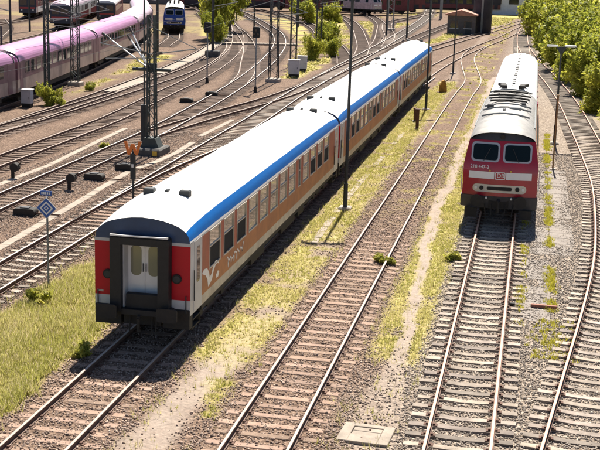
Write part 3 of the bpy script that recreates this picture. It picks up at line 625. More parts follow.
# ------------------------------------------------------------------ generic locomotive front tools
def loco(root, L, body, roofm, beam, panel=True, strip=white_paint, detail=True, number=None, logo=None):
    """nose at y=0, going +y; both ends alike"""
    HW = lambda z: np.interp(z, [1.1, 2.35, 3.3, 3.55], [1.5, 1.5, 1.32, 1.2])
    def fy(x, z): return np.interp(z, [1.1, 2.3, 3.35, 3.6], [.0, .06, .5, .62]) + .20*(abs(x)/1.5)**2
    zl = [1.12, 1.5, 1.9, 2.3, 2.6, 2.95, 3.28]
    N = 10
    for y0, sg in ((0, 1), (L, -1)):
        f = MB()
        for a, b in zip(zl[:-1], zl[1:]):
            for k in range(N):
                u0, u1 = -1+2*k/N, -1+2*(k+1)/N
                q = []
                for (u, z) in ((u0, a), (u1, a), (u1, b), (u0, b)):
                    x = u*HW(z); q.append((x, y0+sg*fy(x, z), z))
                f.face(q, 0)
        # visor over the windscreens
        for k in range(N):
            u0, u1 = -1+2*k/N, -1+2*(k+1)/N; q = []
            for (u, top) in ((u0, 0), (u1, 0), (u1, 1), (u0, 1)):
                zt = 3.28+.34*(1-abs(u)**2.4) if top else 3.28
                x = u*(HW(3.28) if not top else HW(3.28)); q.append((x, y0+sg*(fy(x, 3.28)+(.10 if top else -.02)), zt))
            f.face(q, 1)
        me = f.mesh('cab_front', [body, beam], fix=False); bb = bmesh.new(); bb.from_mesh(me); bmesh.ops.remove_doubles(bb, verts=bb.verts, dist=.001); bmesh.ops.recalc_face_normals(bb, faces=bb.faces); bb.to_mesh(me); bb.free(); me.shade_smooth()
        fo = link('cab_front', me, root)
        def decal(x0, x1, z0, z1, r, eps, m, name, parent=fo, seg=6):
            b = MB(); out = []
            xs_ = (x0+x1)/2+(x1-x0)/2*np.sin(np.linspace(-1, 1, seg+1)*math.pi/2)
            for a, c in zip(xs_[:-1], xs_[1:]):
                def lim(x):
                    e = min(x-x0, x1-x); return 0 if e >= r or r <= 0 else r-math.sqrt(max(0, r*r-(r-e)**2))
                pts = [(a, z0+lim(a)), (c, z0+lim(c)), (c, z1-lim(c)), (a, z1-lim(a))]
                b.face([(x, y0+sg*(fy(x, z)-eps), z) for x, z in pts], 0)
            me = b.mesh(name, m); return link(name, me, parent)
        for s in (-1, 1):
            xa, xb = sorted((s*.07, s*1.21))
            w = decal(xa, xb, 2.46, 3.2, .14, .012, frame_grey, 'windscreen_frame', fo, 14)
            decal(xa+.07, xb-.07, 2.53, 3.13, .12, .022, loco_glass, 'windscreen', w, 14)
            wp_ = MB(); wp_.bar((s*.7, y0+sg*(fy(.7, 2.5)-.05), 2.5), (s*.45, y0+sg*(fy(.45, 3.0)-.05), 3.0), .02); wp_.build('wiper', dark_steel, w)
            xa, xb = sorted((s*.24, s*1.26))
            decal(xa, xb, 1.80, 2.08, 0, .012, strip, 'white_stripe')
            if detail:
                ir = MB(); ir.tube((s*.42, y0+sg*(fy(.4, 2.16)-.0), 2.14), (s*.42, y0+sg*(fy(.4, 2.16)-.08), 2.14), .035, n=8); ir.build('hook', yellow_paint, fo)
        lp = decal(-1.08, 1.08, 1.27, 1.58, .15, .014, lamp_panel, 'lamp_panel', fo, 20)
        decal(-.5, .5, 1.36, 1.50, .05, .024, under_black, 'grille', lp, 10)
        for s in (-1, 1):
            t = MB(); t.tube((s*.72, y0+sg*fy(.72, 1.43), 1.43), (s*.72, y0+sg*(fy(.72, 1.43)-.05), 1.43), .085, n=16); t.build('headlight', under_black, lp)
            t = MB(); t.tube((s*.95, y0+sg*fy(.95, 1.43), 1.43), (s*.95, y0+sg*(fy(.95, 1.43)-.05), 1.43), .06, n=14); t.build('headlight', lamp_lens, lp)
        t = MB(); t.tube((0, y0+sg*(fy(0, 3.3)+.02), 3.44), (0, y0+sg*(fy(0, 3.3)-.06), 3.44), .1, n=14); t.build('top_lamp', under_black, fo)
        # buffer beam
        b = MB()
        for k in range(N):
            u0, u1 = -1+2*k/N, -1+2*(k+1)/N; q = []
            for (u, z) in ((u0, .62), (u1, .62), (u1, 1.118), (u0, 1.118)):
                x = u*1.54; q.append((x, y0+sg*(fy(x*.97, 1.1)-.03+(.12 if z < 1 else 0)), z))
            b.face(q, 0); b.face([q[3], q[2], (q[2][0], q[2][1]+sg*.3, 1.118), (q[3][0], q[3][1]+sg*.3, 1.118)], 0)
            b.face([q[0], q[1], (q[1][0], q[1][1]+sg*.8, .62), (q[0][0], q[0][1]+sg*.8, .62)], 0)
        bo = b.build('buffer_beam', beam, root)
        for s in (-1, 1):
            p = MB(); p.tube((s*.875, y0+sg*.1, 1.0-.02), (s*.875, y0-sg*.34, .98), .12, n=14); p.tube((s*.875, y0-sg*.34, .98), (s*.875, y0-sg*.40, .98), .25, n=20); p.build('buffer', under_black, bo)
            p = MB(); p.tube((s*.5, y0+sg*.1, 1.06), (s*.5, y0-sg*.1, 1.06), .045, n=8); p.build('brake_cock', lamp_lens, bo)
            p = MB(); p.box(s*1.1-.25, s*1.1+.25, y0-.02 if sg > 0 else y0-.15, y0+.15 if sg > 0 else y0+.02, .25, .62); p.build('rail_guard', under_black, bo)
        cp = MB(); cp.tube((0, y0+sg*.05, .98), (0, y0-sg*.3, .92), .07, n=8); cp.tube((0, y0-sg*.3, .95), (0, y0-sg*.28, .5), .05, n=8); cp.box(-.4, .4, min(y0+sg*.02, y0+sg*.2), max(y0+sg*.02, y0+sg*.2), .66, 1.1)
        for hx in (-.55, -.3, .28, .6): cp.tube((hx, y0+sg*.02, .8), (hx*.9, y0-sg*.14, .35), .025, n=6)
        cp.build('coupler', under_black, bo)
        if sg > 0 and number:
            for (txt, x, z, h, m, par) in ((number, -1.22, 2.20, .13, white_paint, fo),):
                text(txt, x, z, h, m, par, lambda X, Z: fy(X, Z)-.018)
        if logo:
            decal(-.21, .21, 1.79, 2.09, .04, .016, strip, 'logo_plate'); decal(-.18, .18, 1.82, 2.06, .03, .020, body, 'logo_plate')
            if sg > 0: text(logo, -.135, 1.875, .165, strip, fo, lambda X, Z: fy(X, Z)-.026)
    # sides
    side = [(1.5, 1.12), (1.5, 2.3), (1.32, 3.28)]
    y_in = lambda z: fy(1.5, z)
    b = MB()
    for s in (-1, 1):
        for (xa, za), (xb, zb) in zip(side[:-1], side[1:]):
            ya, yb = fy(HW(za), za), fy(HW(zb), zb)
            b.face([(s*xa, ya, za), (s*xa, L-ya, za), (s*xb, L-yb, zb), (s*xb, yb, zb)], 0)
    b.face([(-1.48, .2, 1.13), (1.48, .2, 1.13), (1.48, L-.2, 1.13), (-1.48, L-.2, 1.13)], 1)
    bo = b.build('body', [body, beam], root)
    for s in (-1, 1):
        for yc in (1.5, L-2.1):
            w = MB(); xx = (s*1.44, s*1.40)
            w.face([(s*1.475, yc, 2.45), (s*1.475, yc+.65, 2.45), (s*1.375, yc+.65, 3.0), (s*1.375, yc, 3.0)]); w.build('cab_side_window', loco_glass, bo)
        for yc in np.linspace(3.6, L-5, 6):
            w = MB(); w.face([(s*1.478, yc, 2.45), (s*1.478, yc+1.1, 2.45), (s*1.37, yc+1.1, 3.05), (s*1.37, yc, 3.05)]); w.build('side_grille', beam_grey, bo)
        hr = MB(); hr.tube((s*1.56, .5, 1.2), (s*1.56, .5, 2.2), .02, n=6); hr.build('handrail', white_paint, bo)
    # roof loft
    R = [(1.32, 3.28), (1.27, 3.45), (1.12, 3.68), (.85, 3.88), (.5, 4.0), (0, 4.04)]; prof = R+[(-x, z) for x, z in R[-2::-1]]
    st = [(.0, .44), (.35, .62), (.9, .82), (1.6, .95), (2.6, 1), (L/2, 1), (L-2.6, 1), (L-1.6, .95), (L-.9, .82), (L-.35, .62), (L, .44)]
    rows = []
    for (y, f_) in st:
        row = []
        for x, z in prof:
            off = (.40+.20*(abs(x)/1.5)**2)*(1-min(1, y/2.6) if y < L/2 else -(1-min(1, (L-y)/2.6)))
            row.append((x, y+off, 3.28+(z-3.28)*f_))
        rows.append(row)
    b = MB()
    for r0, r1 in zip(rows[:-1], rows[1:]):
        for j in range(len(prof)-1): b.face([r0[j], r0[j+1], r1[j+1], r1[j]])
    me = b.mesh('roof', [roofm], fix=False); bb = bmesh.new(); bb.from_mesh(me); bmesh.ops.remove_doubles(bb, verts=bb.verts, dist=.001); bmesh.ops.recalc_face_normals(bb, faces=bb.faces); bb.to_mesh(me); bb.free(); me.shade_smooth()
    ro = link('roof', me, root)
    for yc in (4, L-4): bogie(root, yc)
    u = MB(); u.box(-1.2, 1.2, L*.4, L*.6, .35, 1.1); u.build('fuel_tank', under_black, root)
    fl = MB(); fl.box(-1.46, 1.46, .4, L-.4, .95, 1.12); fl.build('solebar', beam, root)
    return ro
def text(s, x, z, h, m, parent, fn, name='lettering'):
    cu = bpy.data.curves.new('lettering', 'FONT'); cu.body = s; cu.size = h*1.42
    o = bpy.data.objects.new('tmp', cu); COL.objects.link(o); dg = bpy.context.evaluated_depsgraph_get()
    me = bpy.data.meshes.new_from_object(o.evaluated_get(dg)); bpy.data.objects.remove(o); me.materials.clear(); me.materials.append(m)
    for v in me.vertices: X, Z = x+v.co.x, z+v.co.y; v.co = (X, fn(X, Z), Z)
    return link(name, me, parent)
LX, LY, LL = -1.08, 49.9, 16.4
lr = empty('diesel_locomotive', (LX, LY, 0), 0, 'red diesel locomotive with two windscreens and white front stripes, facing the camera', 'locomotive')
lr.scale = (1.045, 1, 1.075)
ro = loco(lr, LL, loco_red, loco_roof, beam_grey, number='218 447-2', logo='DB')
for (yc, wd, hz) in ((4.2, .2, 3.96),):
    pass
def roofbar(parent, y, x0, x1, z, w, m=under_black, arc=.12, name='roof_grille'):
    b = MB(); xs_ = np.linspace(x0, x1, 9)
    f = lambda x: z-arc*(x/1.1)**2
    for a, c in zip(xs_[:-1], xs_[1:]): b.bar((a, y+.25*(a/1.1)**2, f(a)), (c, y+.25*(c/1.1)**2, f(c)), w, .07)
    return b.build(name, m, parent)
roofbar(ro, 3.1, -1.0, 1.0, 4.06, .06, steel_grey, .2, 'roof_seam')
for yc, a in ((8.2, .8), (9.3, .9), (10.6, .95), (12.2, .8)): roofbar(ro, yc, -a, a, 4.10, .32)
for yc in (5.6, 7.0, 13.6): roofbar(ro, yc, -1.05, 1.05, 4.06, .05, steel_grey, .22, 'roof_seam')
for (x, y, w, d) in ((-.75, 6.0, .28, .4), (.35, 5.2, .5, .3), (-.1, 4.4, .12, .5), (.7, 7.2, .2, .3)):
    b = MB(); b.box(x-w/2, x+w/2, y, y+d, 3.88, 4.1, bev=.03); b.build('roof_hatch', beam_grey if w < .4 else steel_grey, ro)
for x in (-1.25, 1.25):
    b = MB(); b.tube((x, 3, 3.52), (x, LL-3, 3.52), .03, n=6); b.build('gutter', steel_grey, ro)
# ------------------------------------------------------------------ simpler coaches for the rest of the trains
gw = MB(); gw.box(-.01, .012, 0, 1.15, 0, .82); GWM = gw.mesh('window', glass)
def plain_coach(root, L, roofm, upper, lower, nose=False, vents=False, hwin=1.95, pitch=1.85, front=None):
    up_ = [p for p in PROF if p[1] >= 3.02]; prof = up_+[(-x, z) for x, z in up_[-2::-1]]
    b = MB(); st = [(0, .6), (.5, .85), (1.4, 1), (L/2, 1), (L-1.4, 1), (L-.5, .85), (L, .6)]
    rows = [[(x, y, 3.02+(z-3.02)*f) for x, z in prof] for y, f in st]
    for r0, r1 in zip(rows[:-1], rows[1:]):
        for j in range(len(prof)-1): b.face([r0[j], r0[j+1], r1[j+1], r1[j]])
    b.face(rows[0]); b.face(rows[-1])
    me = b.mesh('roof', [roofm], fix=False); bb = bmesh.new(); bb.from_mesh(me); bmesh.ops.remove_doubles(bb, verts=bb.verts, dist=.001); bmesh.ops.recalc_face_normals(bb, faces=bb.faces); bb.to_mesh(me); bb.free()
    me.shade_auto_smooth() if hasattr(me, 'shade_auto_smooth') else None
    ro = link('roof', me, root)
    w = MB(); w.box(-1.41, 1.41, 0, L, 1.75, 3.019, 0); w.box(-1.408, 1.408, .002, L-.002, .85, 1.749, 1); w.build('wall', [upper, lower], root)
    for s in (1, -1):
        for y in np.arange(2.0, L-2.6, pitch): link('window', GWM, root, (s*1.41, y if s > 0 else y+1.15, hwin), 0 if s > 0 else math.pi)
        for y in (.6, L-1.4):
            d = MB(); d.box(min(s*1.40, s*1.425), max(s*1.40, s*1.425), y, y+.8, .9, 2.95); d.build('door', upper, root)
    for y0, sg in ((0, -1), (L, 1)):
        g = MB(); g.box(-.8, .8, min(y0, y0+sg*.28), max(y0, y0+sg*.28), .95, 3.2); g.build('gangway', black_rubber, root)
    if front:
        f = MB(); f.box(-1.38, 1.38, -.32, -.02, .8, 3.3, bev=.05); fo = f.build('front', front, root)
        for s in (-1, 1):
            q = MB(); xa, xb = sorted((s*.1, s*1.15)); q.box(xa, xb, -.335, -.31, 2.1, 2.9); q.build('windscreen', glass, fo)
            q = MB(); q.tube((s*.9, -.3, 1.3), (s*.9, -.36, 1.3), .12, n=10); q.build('headlight', lamp_lens, fo)
        q = MB(); q.box(-1.2, 1.2, -.33, -.31, 1.5, 1.75); q.build('stripe', loco_red, fo)
    u = MB(); u.box(-1.2, 1.2, 6, L-6, .4, .85); u.build('underframe', under_black, root)
    for yc in (3.4, L-3.4):
        bo = MB(); bo.box(-1.1, 1.1, yc-1.5, yc+1.5, .35, .85)
        for q in (-1.2, 1.2):
            for s in (-1, 1): bo.tube((s*.7, yc+q, .46), (s*.85, yc+q, .46), .46, n=12)
        bo.build('bogie', under_black, root)
    if vents:
        for i, y in enumerate(np.arange(1.6, L-1, 1.35)):
            v = MB(); v.box(-.09, .09, y, y+.16, 4.0, 4.07); v.build('roof_vent', dark_steel, ro)
    return ro
wr = empty('white_roof_coach', (LX, LY+LL+.75, 0), 0, 'white roofed red coach coupled behind the red locomotive', 'train coach')
ro = plain_coach(wr, 29.2, roof_white, loco_red, loco_red, vents=True)
for s in (-1, 1):
    v = MB(); v.prism([(s*.30, 1.0), (s*.72, 1.0), (s*.62, 1.65), (s*.88, 2.3), (s*.46, 2.3), (s*.36, 1.65)], 3.97, 4.12, axis='z'); v.build('roof_hatch', under_black, ro)
    v = MB(); v.box(s*1.42-.05, s*1.42+.05, -.1, .25, 2.5, 3.3); v.build('corner_lamp', loco_red, wr)
    for k in range(8):
        y = 2.5+k*3.1; v = MB(); v.box(min(s*1.41, s*1.46), max(s*1.41, s*1.46), y, y+.3, 3.0, 3.08); v.build('gutter_bracket', loco_red, wr)
def place_on(line, y0, L):
    """chord of length L starting at y0 on a line; returns (x,y,rz) and y of far end"""
    x0 = float(line.at(y0)); y1 = y0+L
    for _ in range(6):
        x1 = float(line.at(y1)); d = math.hypot(x1-x0, y1-y0); y1 += (L-d)*(y1-y0)/d
    x1 = float(line.at(y1)); return x0, math.atan2(-(x1-x0), y1-y0), y1
pink_side = mat('pink_side', (.22, .11, .13), .5, col2=(.13, .06, .075), scale=.5); pink_low = mat('pink_low', (.34, .25, .22), .5, var=.3, scale=.6)
y = 52.4
names = ['front coach of the pink roofed train, cut by the left edge', 'second coach of the pink roofed train, behind the lattice masts', 'third coach of the pink roofed train, under the diagonal mast arms',
         'fourth coach of the pink roofed train, on the bend', 'fifth coach of the pink roofed train, behind the tall mast top']
for i in range(5):
    x0, rz, y1 = place_on(T['pink'], y, 26.4)
    r = empty('pink_coach', (x0, y, 0), rz, names[i], 'train coach', 'coaches of the pink roofed train')
    ro = plain_coach(r, 26.1, roof_pink if i < 3 else roof_pale, pink_side, pink_low, pitch=1.6, hwin=2.08)
    for yy in (.25, 25.85):
        b = MB(); pp = [p for p in PROF if p[1] >= 3.02]; pr = pp+[(-x, z) for x, z in pp[-2::-1]]
        for (a, c) in zip(pr[:-1], pr[1:]): b.bar((a[0]*1.01, yy, 3.02+(a[1]-3.02)*.8), (c[0]*1.01, yy, 3.02+(c[1]-3.02)*.8), .12, .05)
        b.build('gangway_hoop', dark_steel, r)
    y = y1
dsets = [('depot', 158, 2, roof_pale, grey_white, dark_red, 'parked train with dark square front between the lattice masts', roof_pale),
         ('depotb', 172, 2, roof_white, dark_red, dark_red, 'parked train with white roof and red flank beyond the pink train', roof_white),
         ('depotc', 181, 2, roof_pale, dark_red, grey_white, 'parked train with dark front in the upper left corner', roof_pale)]
ordn = ['leading coach of the ', 'middle coach of the ', 'rearmost coach of the ']
for key, ys_, n_, rm, u_, lo_, lab, _ in dsets:
    y = ys_
    for i in range(n_):
        x0, rz, y1 = place_on(T[key], y, 26.4)
        r = empty('parked_coach', (x0, y, 0), rz, ordn[i]+lab, 'train coach', 'parked depot trains')
        plain_coach(r, 26.1, rm, u_, lo_, front=mat('front_navy', (.012, .018, .04), .4) if i == 0 else None); y = y1
x0, rz, y1 = place_on(T['bluel'], 160, 16)
r = empty('electric_locomotive', (x0, 160, 0), rz, 'blue locomotive with white roof and stripe beside the green tree', 'locomotive')
blue_l = mat('loco_blue', (.015, .06, .34), .35)
ro = loco(r, 16, blue_l, roof_white, under_black, detail=False)
for s in (-.6, 0, .6):
    for yy in (1.8, 3.2, 5): b = MB(); b.tube((s, yy, 4.0), (s, yy, 4.35), .12, n=8); b.build('insulator', under_black, ro)
x0, rz, y1 = place_on(T['fand'], 262, 16)
r = empty('shunting_locomotive', (-31, 236, 0), math.radians(62), 'pale locomotive parked across the far fan of tracks', 'locomotive')
loco(r, 16, mat('loco_pale', (.5, .36, .36), .4, var=.3), roof_pale, under_black, detail=False)
# ------------------------------------------------------------------ line-side objects
def gz(x, y): return float(ground_z(np.array([x]), np.array([y]))[0])
def lamp(x, y, H, label, half=.9, base=True):
    r = empty('lamp_post', (x, y, gz(x, y)), 0, label, 'lamp post', 'yard lamp posts')
    b = MB(); b.tube((0, 0, 0), (0, 0, 1.2), .105, .1, n=12); b.tube((0, 0, 1.2), (0, 0, H), .078, .052, n=12); b.build('pole', dark_steel, r)
    if base: b = MB(); b.box(-.28, .28, -.28, .28, -.1, .14, bev=.05); b.build('footing', concrete, r)
    b = MB(); b.bar((-half, 0, H), (half, 0, H), .05, .05); b.prism([(-.05, H), (-.32, H), (0, H-.55), (.32, H), (.05, H)], -.025, .025); b.build('cross_arm', dark_steel, r)
    for s in (-1, 1):
        b = MB(); xa, xb = sorted((s*.22, s*half)); b.box(xa, xb, -.15, .15, H+.02, H+.12, bev=.03); o = b.build('lamp_head', mat('lamp_white', (.72, .73, .72), .4), r)
        q = MB(); q.box(xa+.08, xb-.08, -.11, .11, H-.005, H+.02); q.build('diffuser', lamp_lens, o)
    return r
lamp(-7.94, 51.8, 9.7, 'tall dark lamp pole standing in front of the gap between first two coaches')
lamp(-7.85, 89.9, 9.3, 'dark lamp pole beside the last blue banded coach')
lamp(-7.96, 120.2, 9.3, 'thin dark lamp pole where the straight middle track bends')
lamp(1.6, 75.9, 6.1, 'lamp post with flat white double head beside the red locomotive')
def flat_mast(x, y, H, label, w=.5, d=.32, arms=(), legs_m=mast_green, taper=.6, rz=0., base=True):
    r = empty('catenary_mast', (x, y, gz(x, y)), rz, label, 'mast', 'overhead line masts')
    for sx in (-1, 1):
        for sy in (-1, 1):
            b = MB(); b.bar((sx*w/2, sy*d/2, 0), (sx*w/2*taper, sy*d/2*taper, H), .075, .075); b.build('leg', legs_m, r)
    b = MB(); n_ = max(6, int(H/.62)); 
    for k in range(n_):
        z0, z1 = H*k/n_, H*(k+1)/n_; f0 = 1-(1-taper)*k/n_; f1 = 1-(1-taper)*(k+1)/n_; s = 1 if k % 2 else -1
        for sy in (-1, 1): b.bar((s*w/2*f0, sy*d/2*f0, z0), (-s*w/2*f1, sy*d/2*f1, z1), .045, .03)
        for sx in (-1, 1): b.bar((sx*w/2*f0, s*d/2*f0, z0), (sx*w/2*f1, -s*d/2*f1, z1), .045, .03)
    b.build('bracing', legs_m, r)
    if base: b = MB(); b.box(-w/2-.22, w/2+.22, -d/2-.22, d/2+.22, -.2, .35, bev=.06); b.build('footing', concrete, r)
    for (dx, z, rise) in arms:
        a = MB(); a.tube((0, 0, z), (dx, 0, z+rise), .035, n=6); a.tube((0, 0, z+1.5), (dx, 0, z+rise), .025, n=6); a.tube((0, 0, z-.2), (dx*.9, 0, z-.35), .028, n=6)
        o = a.build('cantilever_arm', steel_grey, r)
        q = MB(); s = 1 if dx > 0 else -1
        for kk in range(5): q.tube((s*(.3+kk*.07), 0, z+rise*(.3+kk*.07)/abs(dx)), (s*(.33+kk*.07), 0, z+rise*(.33+kk*.07)/abs(dx)), .1, n=10)
        q.build('insulator', insulator, o)
    return r
def mast_big():
    x, y = -20.85, 63.2; H = 7.75
    r = flat_mast(x, y, H, 'big lattice mast on a concrete block in the foreground left of the coach roof', w=.46, d=.44, taper=.75, base=False, legs_m=mast_green, arms=((-3.0, 5.6, .5), (2.6, 5.6, .4)))
    b = MB(); b.box(-.78, .78, -.95, .95, -.25, .42, bev=.08); b.build('footing', mat('dark_concrete', (.1, .095, .09), .9, var=.3), r)
    b = MB(); b.prism([(-.55, .42), (.55, .42), (.33, .95), (-.33, .95)], -.42, .42); b.build('base_frame', mast_green, r)
    b = MB(); b.box(.35, .62, -1.0, -.93, .05, .3); b.build('warning_plate', yellow_paint, r)
    b = MB(); b.box(-.3, .3, -.05, .05, 4.6, 5.1); b.tube((-1.1, 0, 4.75), (1.1, 0, 4.75), .1, n=8); b.build('cross_beam', mast_green, r)
    for (ax, az, bx_, bz, by) in ((-.3, 4.9, -3.1, 6.6, .6), (-.2, 4.9, -1.9, 6.9, 1.8), (-.2, 4.9, -2.3, 6.4, 2.6)):
        a = MB(); a.tube((ax, 0, az), (bx_, by, bz), .045, n=8); o = a.build('stay_tube', alu, r)
        q = MB(); d = Vector((bx_-ax, by, bz-az)).normalized()
        for kk in range(6): c = Vector((bx_, by, bz))-d*(.05+kk*.1); q.tube(c, c+d*.05, .085, n=10)
        q.build('insulator', insulator, o)
    # slim tension post beside it
    p = empty('tension_post', (x-.9, y+1.4, gz(x, y)), 0, 'slim post with hanging weights beside the big lattice mast', 'post')
    b = MB(); b.tube((0, 0, 0), (0, 0, 8.5), .06, n=8); b.build('pole', mast_green, p)
    b = MB(); b.tube((0, -.12, .5), (0, -.12, 2.6), .17, n=12); b.build('weights', dark_steel, p)
mast_big()
flat_mast(-23.02, 104.6, 13, 'dark lattice mast in the middle distance beside the grey cabinet', w=.8, d=.7, taper=.7, legs_m=dark_steel, arms=((-3.2, 5.8, .5), (3., 5.8, .5)))
flat_mast(-36.27, 84.7, 12, 'thin lattice mast in front of the pink train, left of the wide one', w=.34, d=.26, taper=.8, arms=((2.8, 5.8, .5),))
flat_mast(-37.70, 94.0, 12.5, 'wide lattice mast in front of the second pink roofed coach', w=.62, d=.5, taper=.75, arms=((3.0, 5.8, .6), (-3, 5.8, .6)))
flat_mast(-24.55, 120.9, 9.2, 'left post of the far signal gantry by the bushes', w=.6, d=.4, taper=1, legs_m=dark_steel)
flat_mast(-25.27, 139.4, 11, 'lattice post behind the far patch of shrubs', w=.6, d=.5, taper=1, legs_m=dark_steel, arms=((3, 5.8, .5),))
flat_mast(-22.81, 189.4, 12, 'pale lattice mast in front of the dark far trains', w=.9, d=.7, taper=.8, legs_m=steel_grey, arms=((-3, 6, .5),))
flat_mast(-41.33, 158.1, 12, 'dark lattice mast by the far boarded crossing', w=.8, d=.6, taper=.7, legs_m=dark_steel, arms=((3, 5.8, .5), (-3, 5.8, .5)))
def round_mast(x, y, H, label, r0=.14, arms=(), m=dark_steel, block=True):
    r = empty('round_mast', (x, y, gz(x, y)), 0, label, 'mast', 'round yard masts')
    b = MB(); b.tube((0, 0, 0), (0, 0, H), r0, r0*.75, n=10); b.build('pole', m, r)
    if block: b = MB(); b.box(-.75, .75, -.5, .5, -.2, .75, bev=.08); b.build('footing', mat('dark_concrete', (.1, .095, .09), .9), r)
    for (dx, z, rise) in arms:
        a = MB(); a.tube((0, 0, z), (dx, 0, z+rise), .05, n=6); a.tube((0, 0, z+1.4), (dx, 0, z+rise), .035, n=6); a.build('cantilever_arm', steel_grey, r)
    return r
round_mast(-34.87, 127.0, 12, 'dark round mast on a dark block beside the green tree', .16, ((2.8, 5.5, .6), (-2.6, 6.2, .5)))
round_mast(-40.51, 124.7, 12, 'dark round mast just left of the blue locomotive', .17, ((-2.6, 6, .5),), block=False)
round_mast(-41., 87.0, 5.2, 'short dark pole before the first gap of the pink train', .10, block=False)
round_mast(-45.84, 172.5, 11, 'slim dark mast beyond the green tree', .2, ((3, 6, .5),), block=False)
round_mast(-18.32, 172.1, 12, 'far thin mast above the hut end of the yard', .14, ((-3, 6, .5),), block=False)
round_mast(-68.64, 154.7, 9, 'far thin mast at the upper left depot', .16, ((3, 6, .5),), block=False)
for (x, y, h, lab) in ((-45.1, 97.6, 9, 'thin dark mast behind the first pink coach at the left edge'), (-62.5, 165, 10, 'thin mast between the two depot trains'), (-66.8, 178, 10, 'thin mast behind the white roofed depot train'),
        (-41.9, 176, 10, 'thin mast left of the far curving tracks'), (-37.9, 190, 10, 'thin mast beyond the far curving tracks'), (-21.8, 176, 10, 'thin mast left of the hut tracks'), (-33, 214, 10, 'thin far mast above the fan of tracks'), (-18, 205, 10, 'thin far mast between fan tracks and hut'), (-52, 205, 10, 'thin far mast near the blue locomotive tail')):
    round_mast(x, y, h, lab, .13, ((-2.6, 5.8, .5),), block=False)
# gantry over the far tracks
r = empty('signal_gantry', (-24.6, 236, gz(-24.6, 236)), 0, 'grey horizontal gantry spanning far tracks at the top', 'gantry')
for x in (-28, 6):
    b = MB(); b.bar((x, 0, 0), (x, 0, 8), .5, .5); b.build('post', steel_grey, r)
b = MB(); b.bar((-28, 0, 6.4), (6, 0, 6.4), .2, .2); b.bar((-28, 0, 7.4), (6, 0, 7.4), .2, .2)
for k in range(24): b.bar((-28+k*34/24, 0, 6.4 if k % 2 else 7.4), (-28+(k+1)*34/24, 0, 7.4 if k % 2 else 6.4), .1, .1)
b.build('truss', steel_grey, r)
# light signals (slim post with black head)
def signal(x, y, H, label, sz=.3):
    r = empty('light_signal', (x, y, gz(x, y)), 0, label, 'signal', 'light signals')
    b = MB(); b.tube((0, 0, 0), (0, 0, H), .06, n=8); b.build('post', steel_grey, r)
    b = MB(); b.tube((0, 0, 0), (0, 0, .5), .16, .1, n=8); b.build('footing', under_black, r)
    b = MB(); b.prism(rrect(-sz, sz, H-.2, H+.7, .12), -.12, .1); h = b.build('head', black_rubber, r)
    for (a, c) in ((-.17, .1), (.17, .1), (0, .42)):
        q = MB(); q.tube((a, -.12, H+c), (a, -.2, H+c), .09, n=10); q.build('lens', glass, h)
signal(-28.13, 100.7, 4.6, 'light signal with black head left of the curving tracks')
signal(-22.60, 95.8, 4.7, 'light signal with black head just left of the middle lattice mast')
r = empty('dwarf_signal', (-27.1, 83, gz(-27.1, 83)), 0, 'small post with two black dots in the ballast right of the big mast', 'signal')
b = MB(); b.tube((0, 0, 0), (0, 0, 2.0), .04, n=6); b.build('post', steel_grey, r)
for z in (2.0, .9): b = MB(); b.tube((0, -.08, z), (0, .08, z), .15, n=12); b.build('disc', black_rubber, r)
# blue diamond sign
sx, sy = -15.45, 35.85; r = empty('diamond_sign', (sx, sy, gz(sx, sy)), 0, 'blue and white concentric diamond sign on a grey post in the grass', 'sign')
b = MB(); b.tube((0, .03, -.1), (0, .03, 3.15), .035, n=10); b.build('post', steel_grey, r)
zc = 2.78
for i, (h, m) in enumerate(((.36, white_paint), (.335, sign_blue), (.235, white_paint), (.165, sign_blue), (.085, white_paint), (.045, sign_blue))):
    b = MB(); b.prism([(0, zc-h), (h, zc), (0, zc+h), (-h, zc)], -.03-.003*i, -.02-.0028*i if i == 0 else -.03-.003*i+.0028); b.build('diamond_ring' if i else 'plate', m, r)
b = MB(); b.box(-.2, .2, -.04, -.02, 3.21, 3.36); p = b.build('number_plate', sign_blue, r)
for k in range(5): q = MB(); q.box(-.16+k*.065, -.12+k*.065, -.045, -.041, 3.25, 3.32); q.build('digit', white_paint, p)
# orange W sign
sx, sy = -17.2, 50.5; r = empty('whistle_sign', (sx-.35, sy, gz(sx, sy)), 0, 'orange W board on a dark post beside the coach roof', 'sign')
b = MB(); b.tube((0, .03, 0), (0, .03, 2.3), .055, n=10); b.build('post', dark_steel, r)
b = MB(); b.box(-.11, .11, -.06, .06, 1.0, 2.2, bev=.02); b.build('backing', dark_steel, r)
b = MB(); pts = [(-.42, .62), (-.24, 0), (-.1, 0), (0, .3), (.1, 0), (.24, 0), (.42, .62), (.27, .62), (.17, .22), (.08, .5), (-.08, .5), (-.17, .22), (-.27, .62)]
b.prism([(x, 2.12+z) for x, z in pts], -.05, -.02); b.build('letter_board', orange_sign, r)
b = MB(); b.box(-.05, .05, -.075, -.062, 1.55, 1.7); b.build('white_mark', white_paint, r)
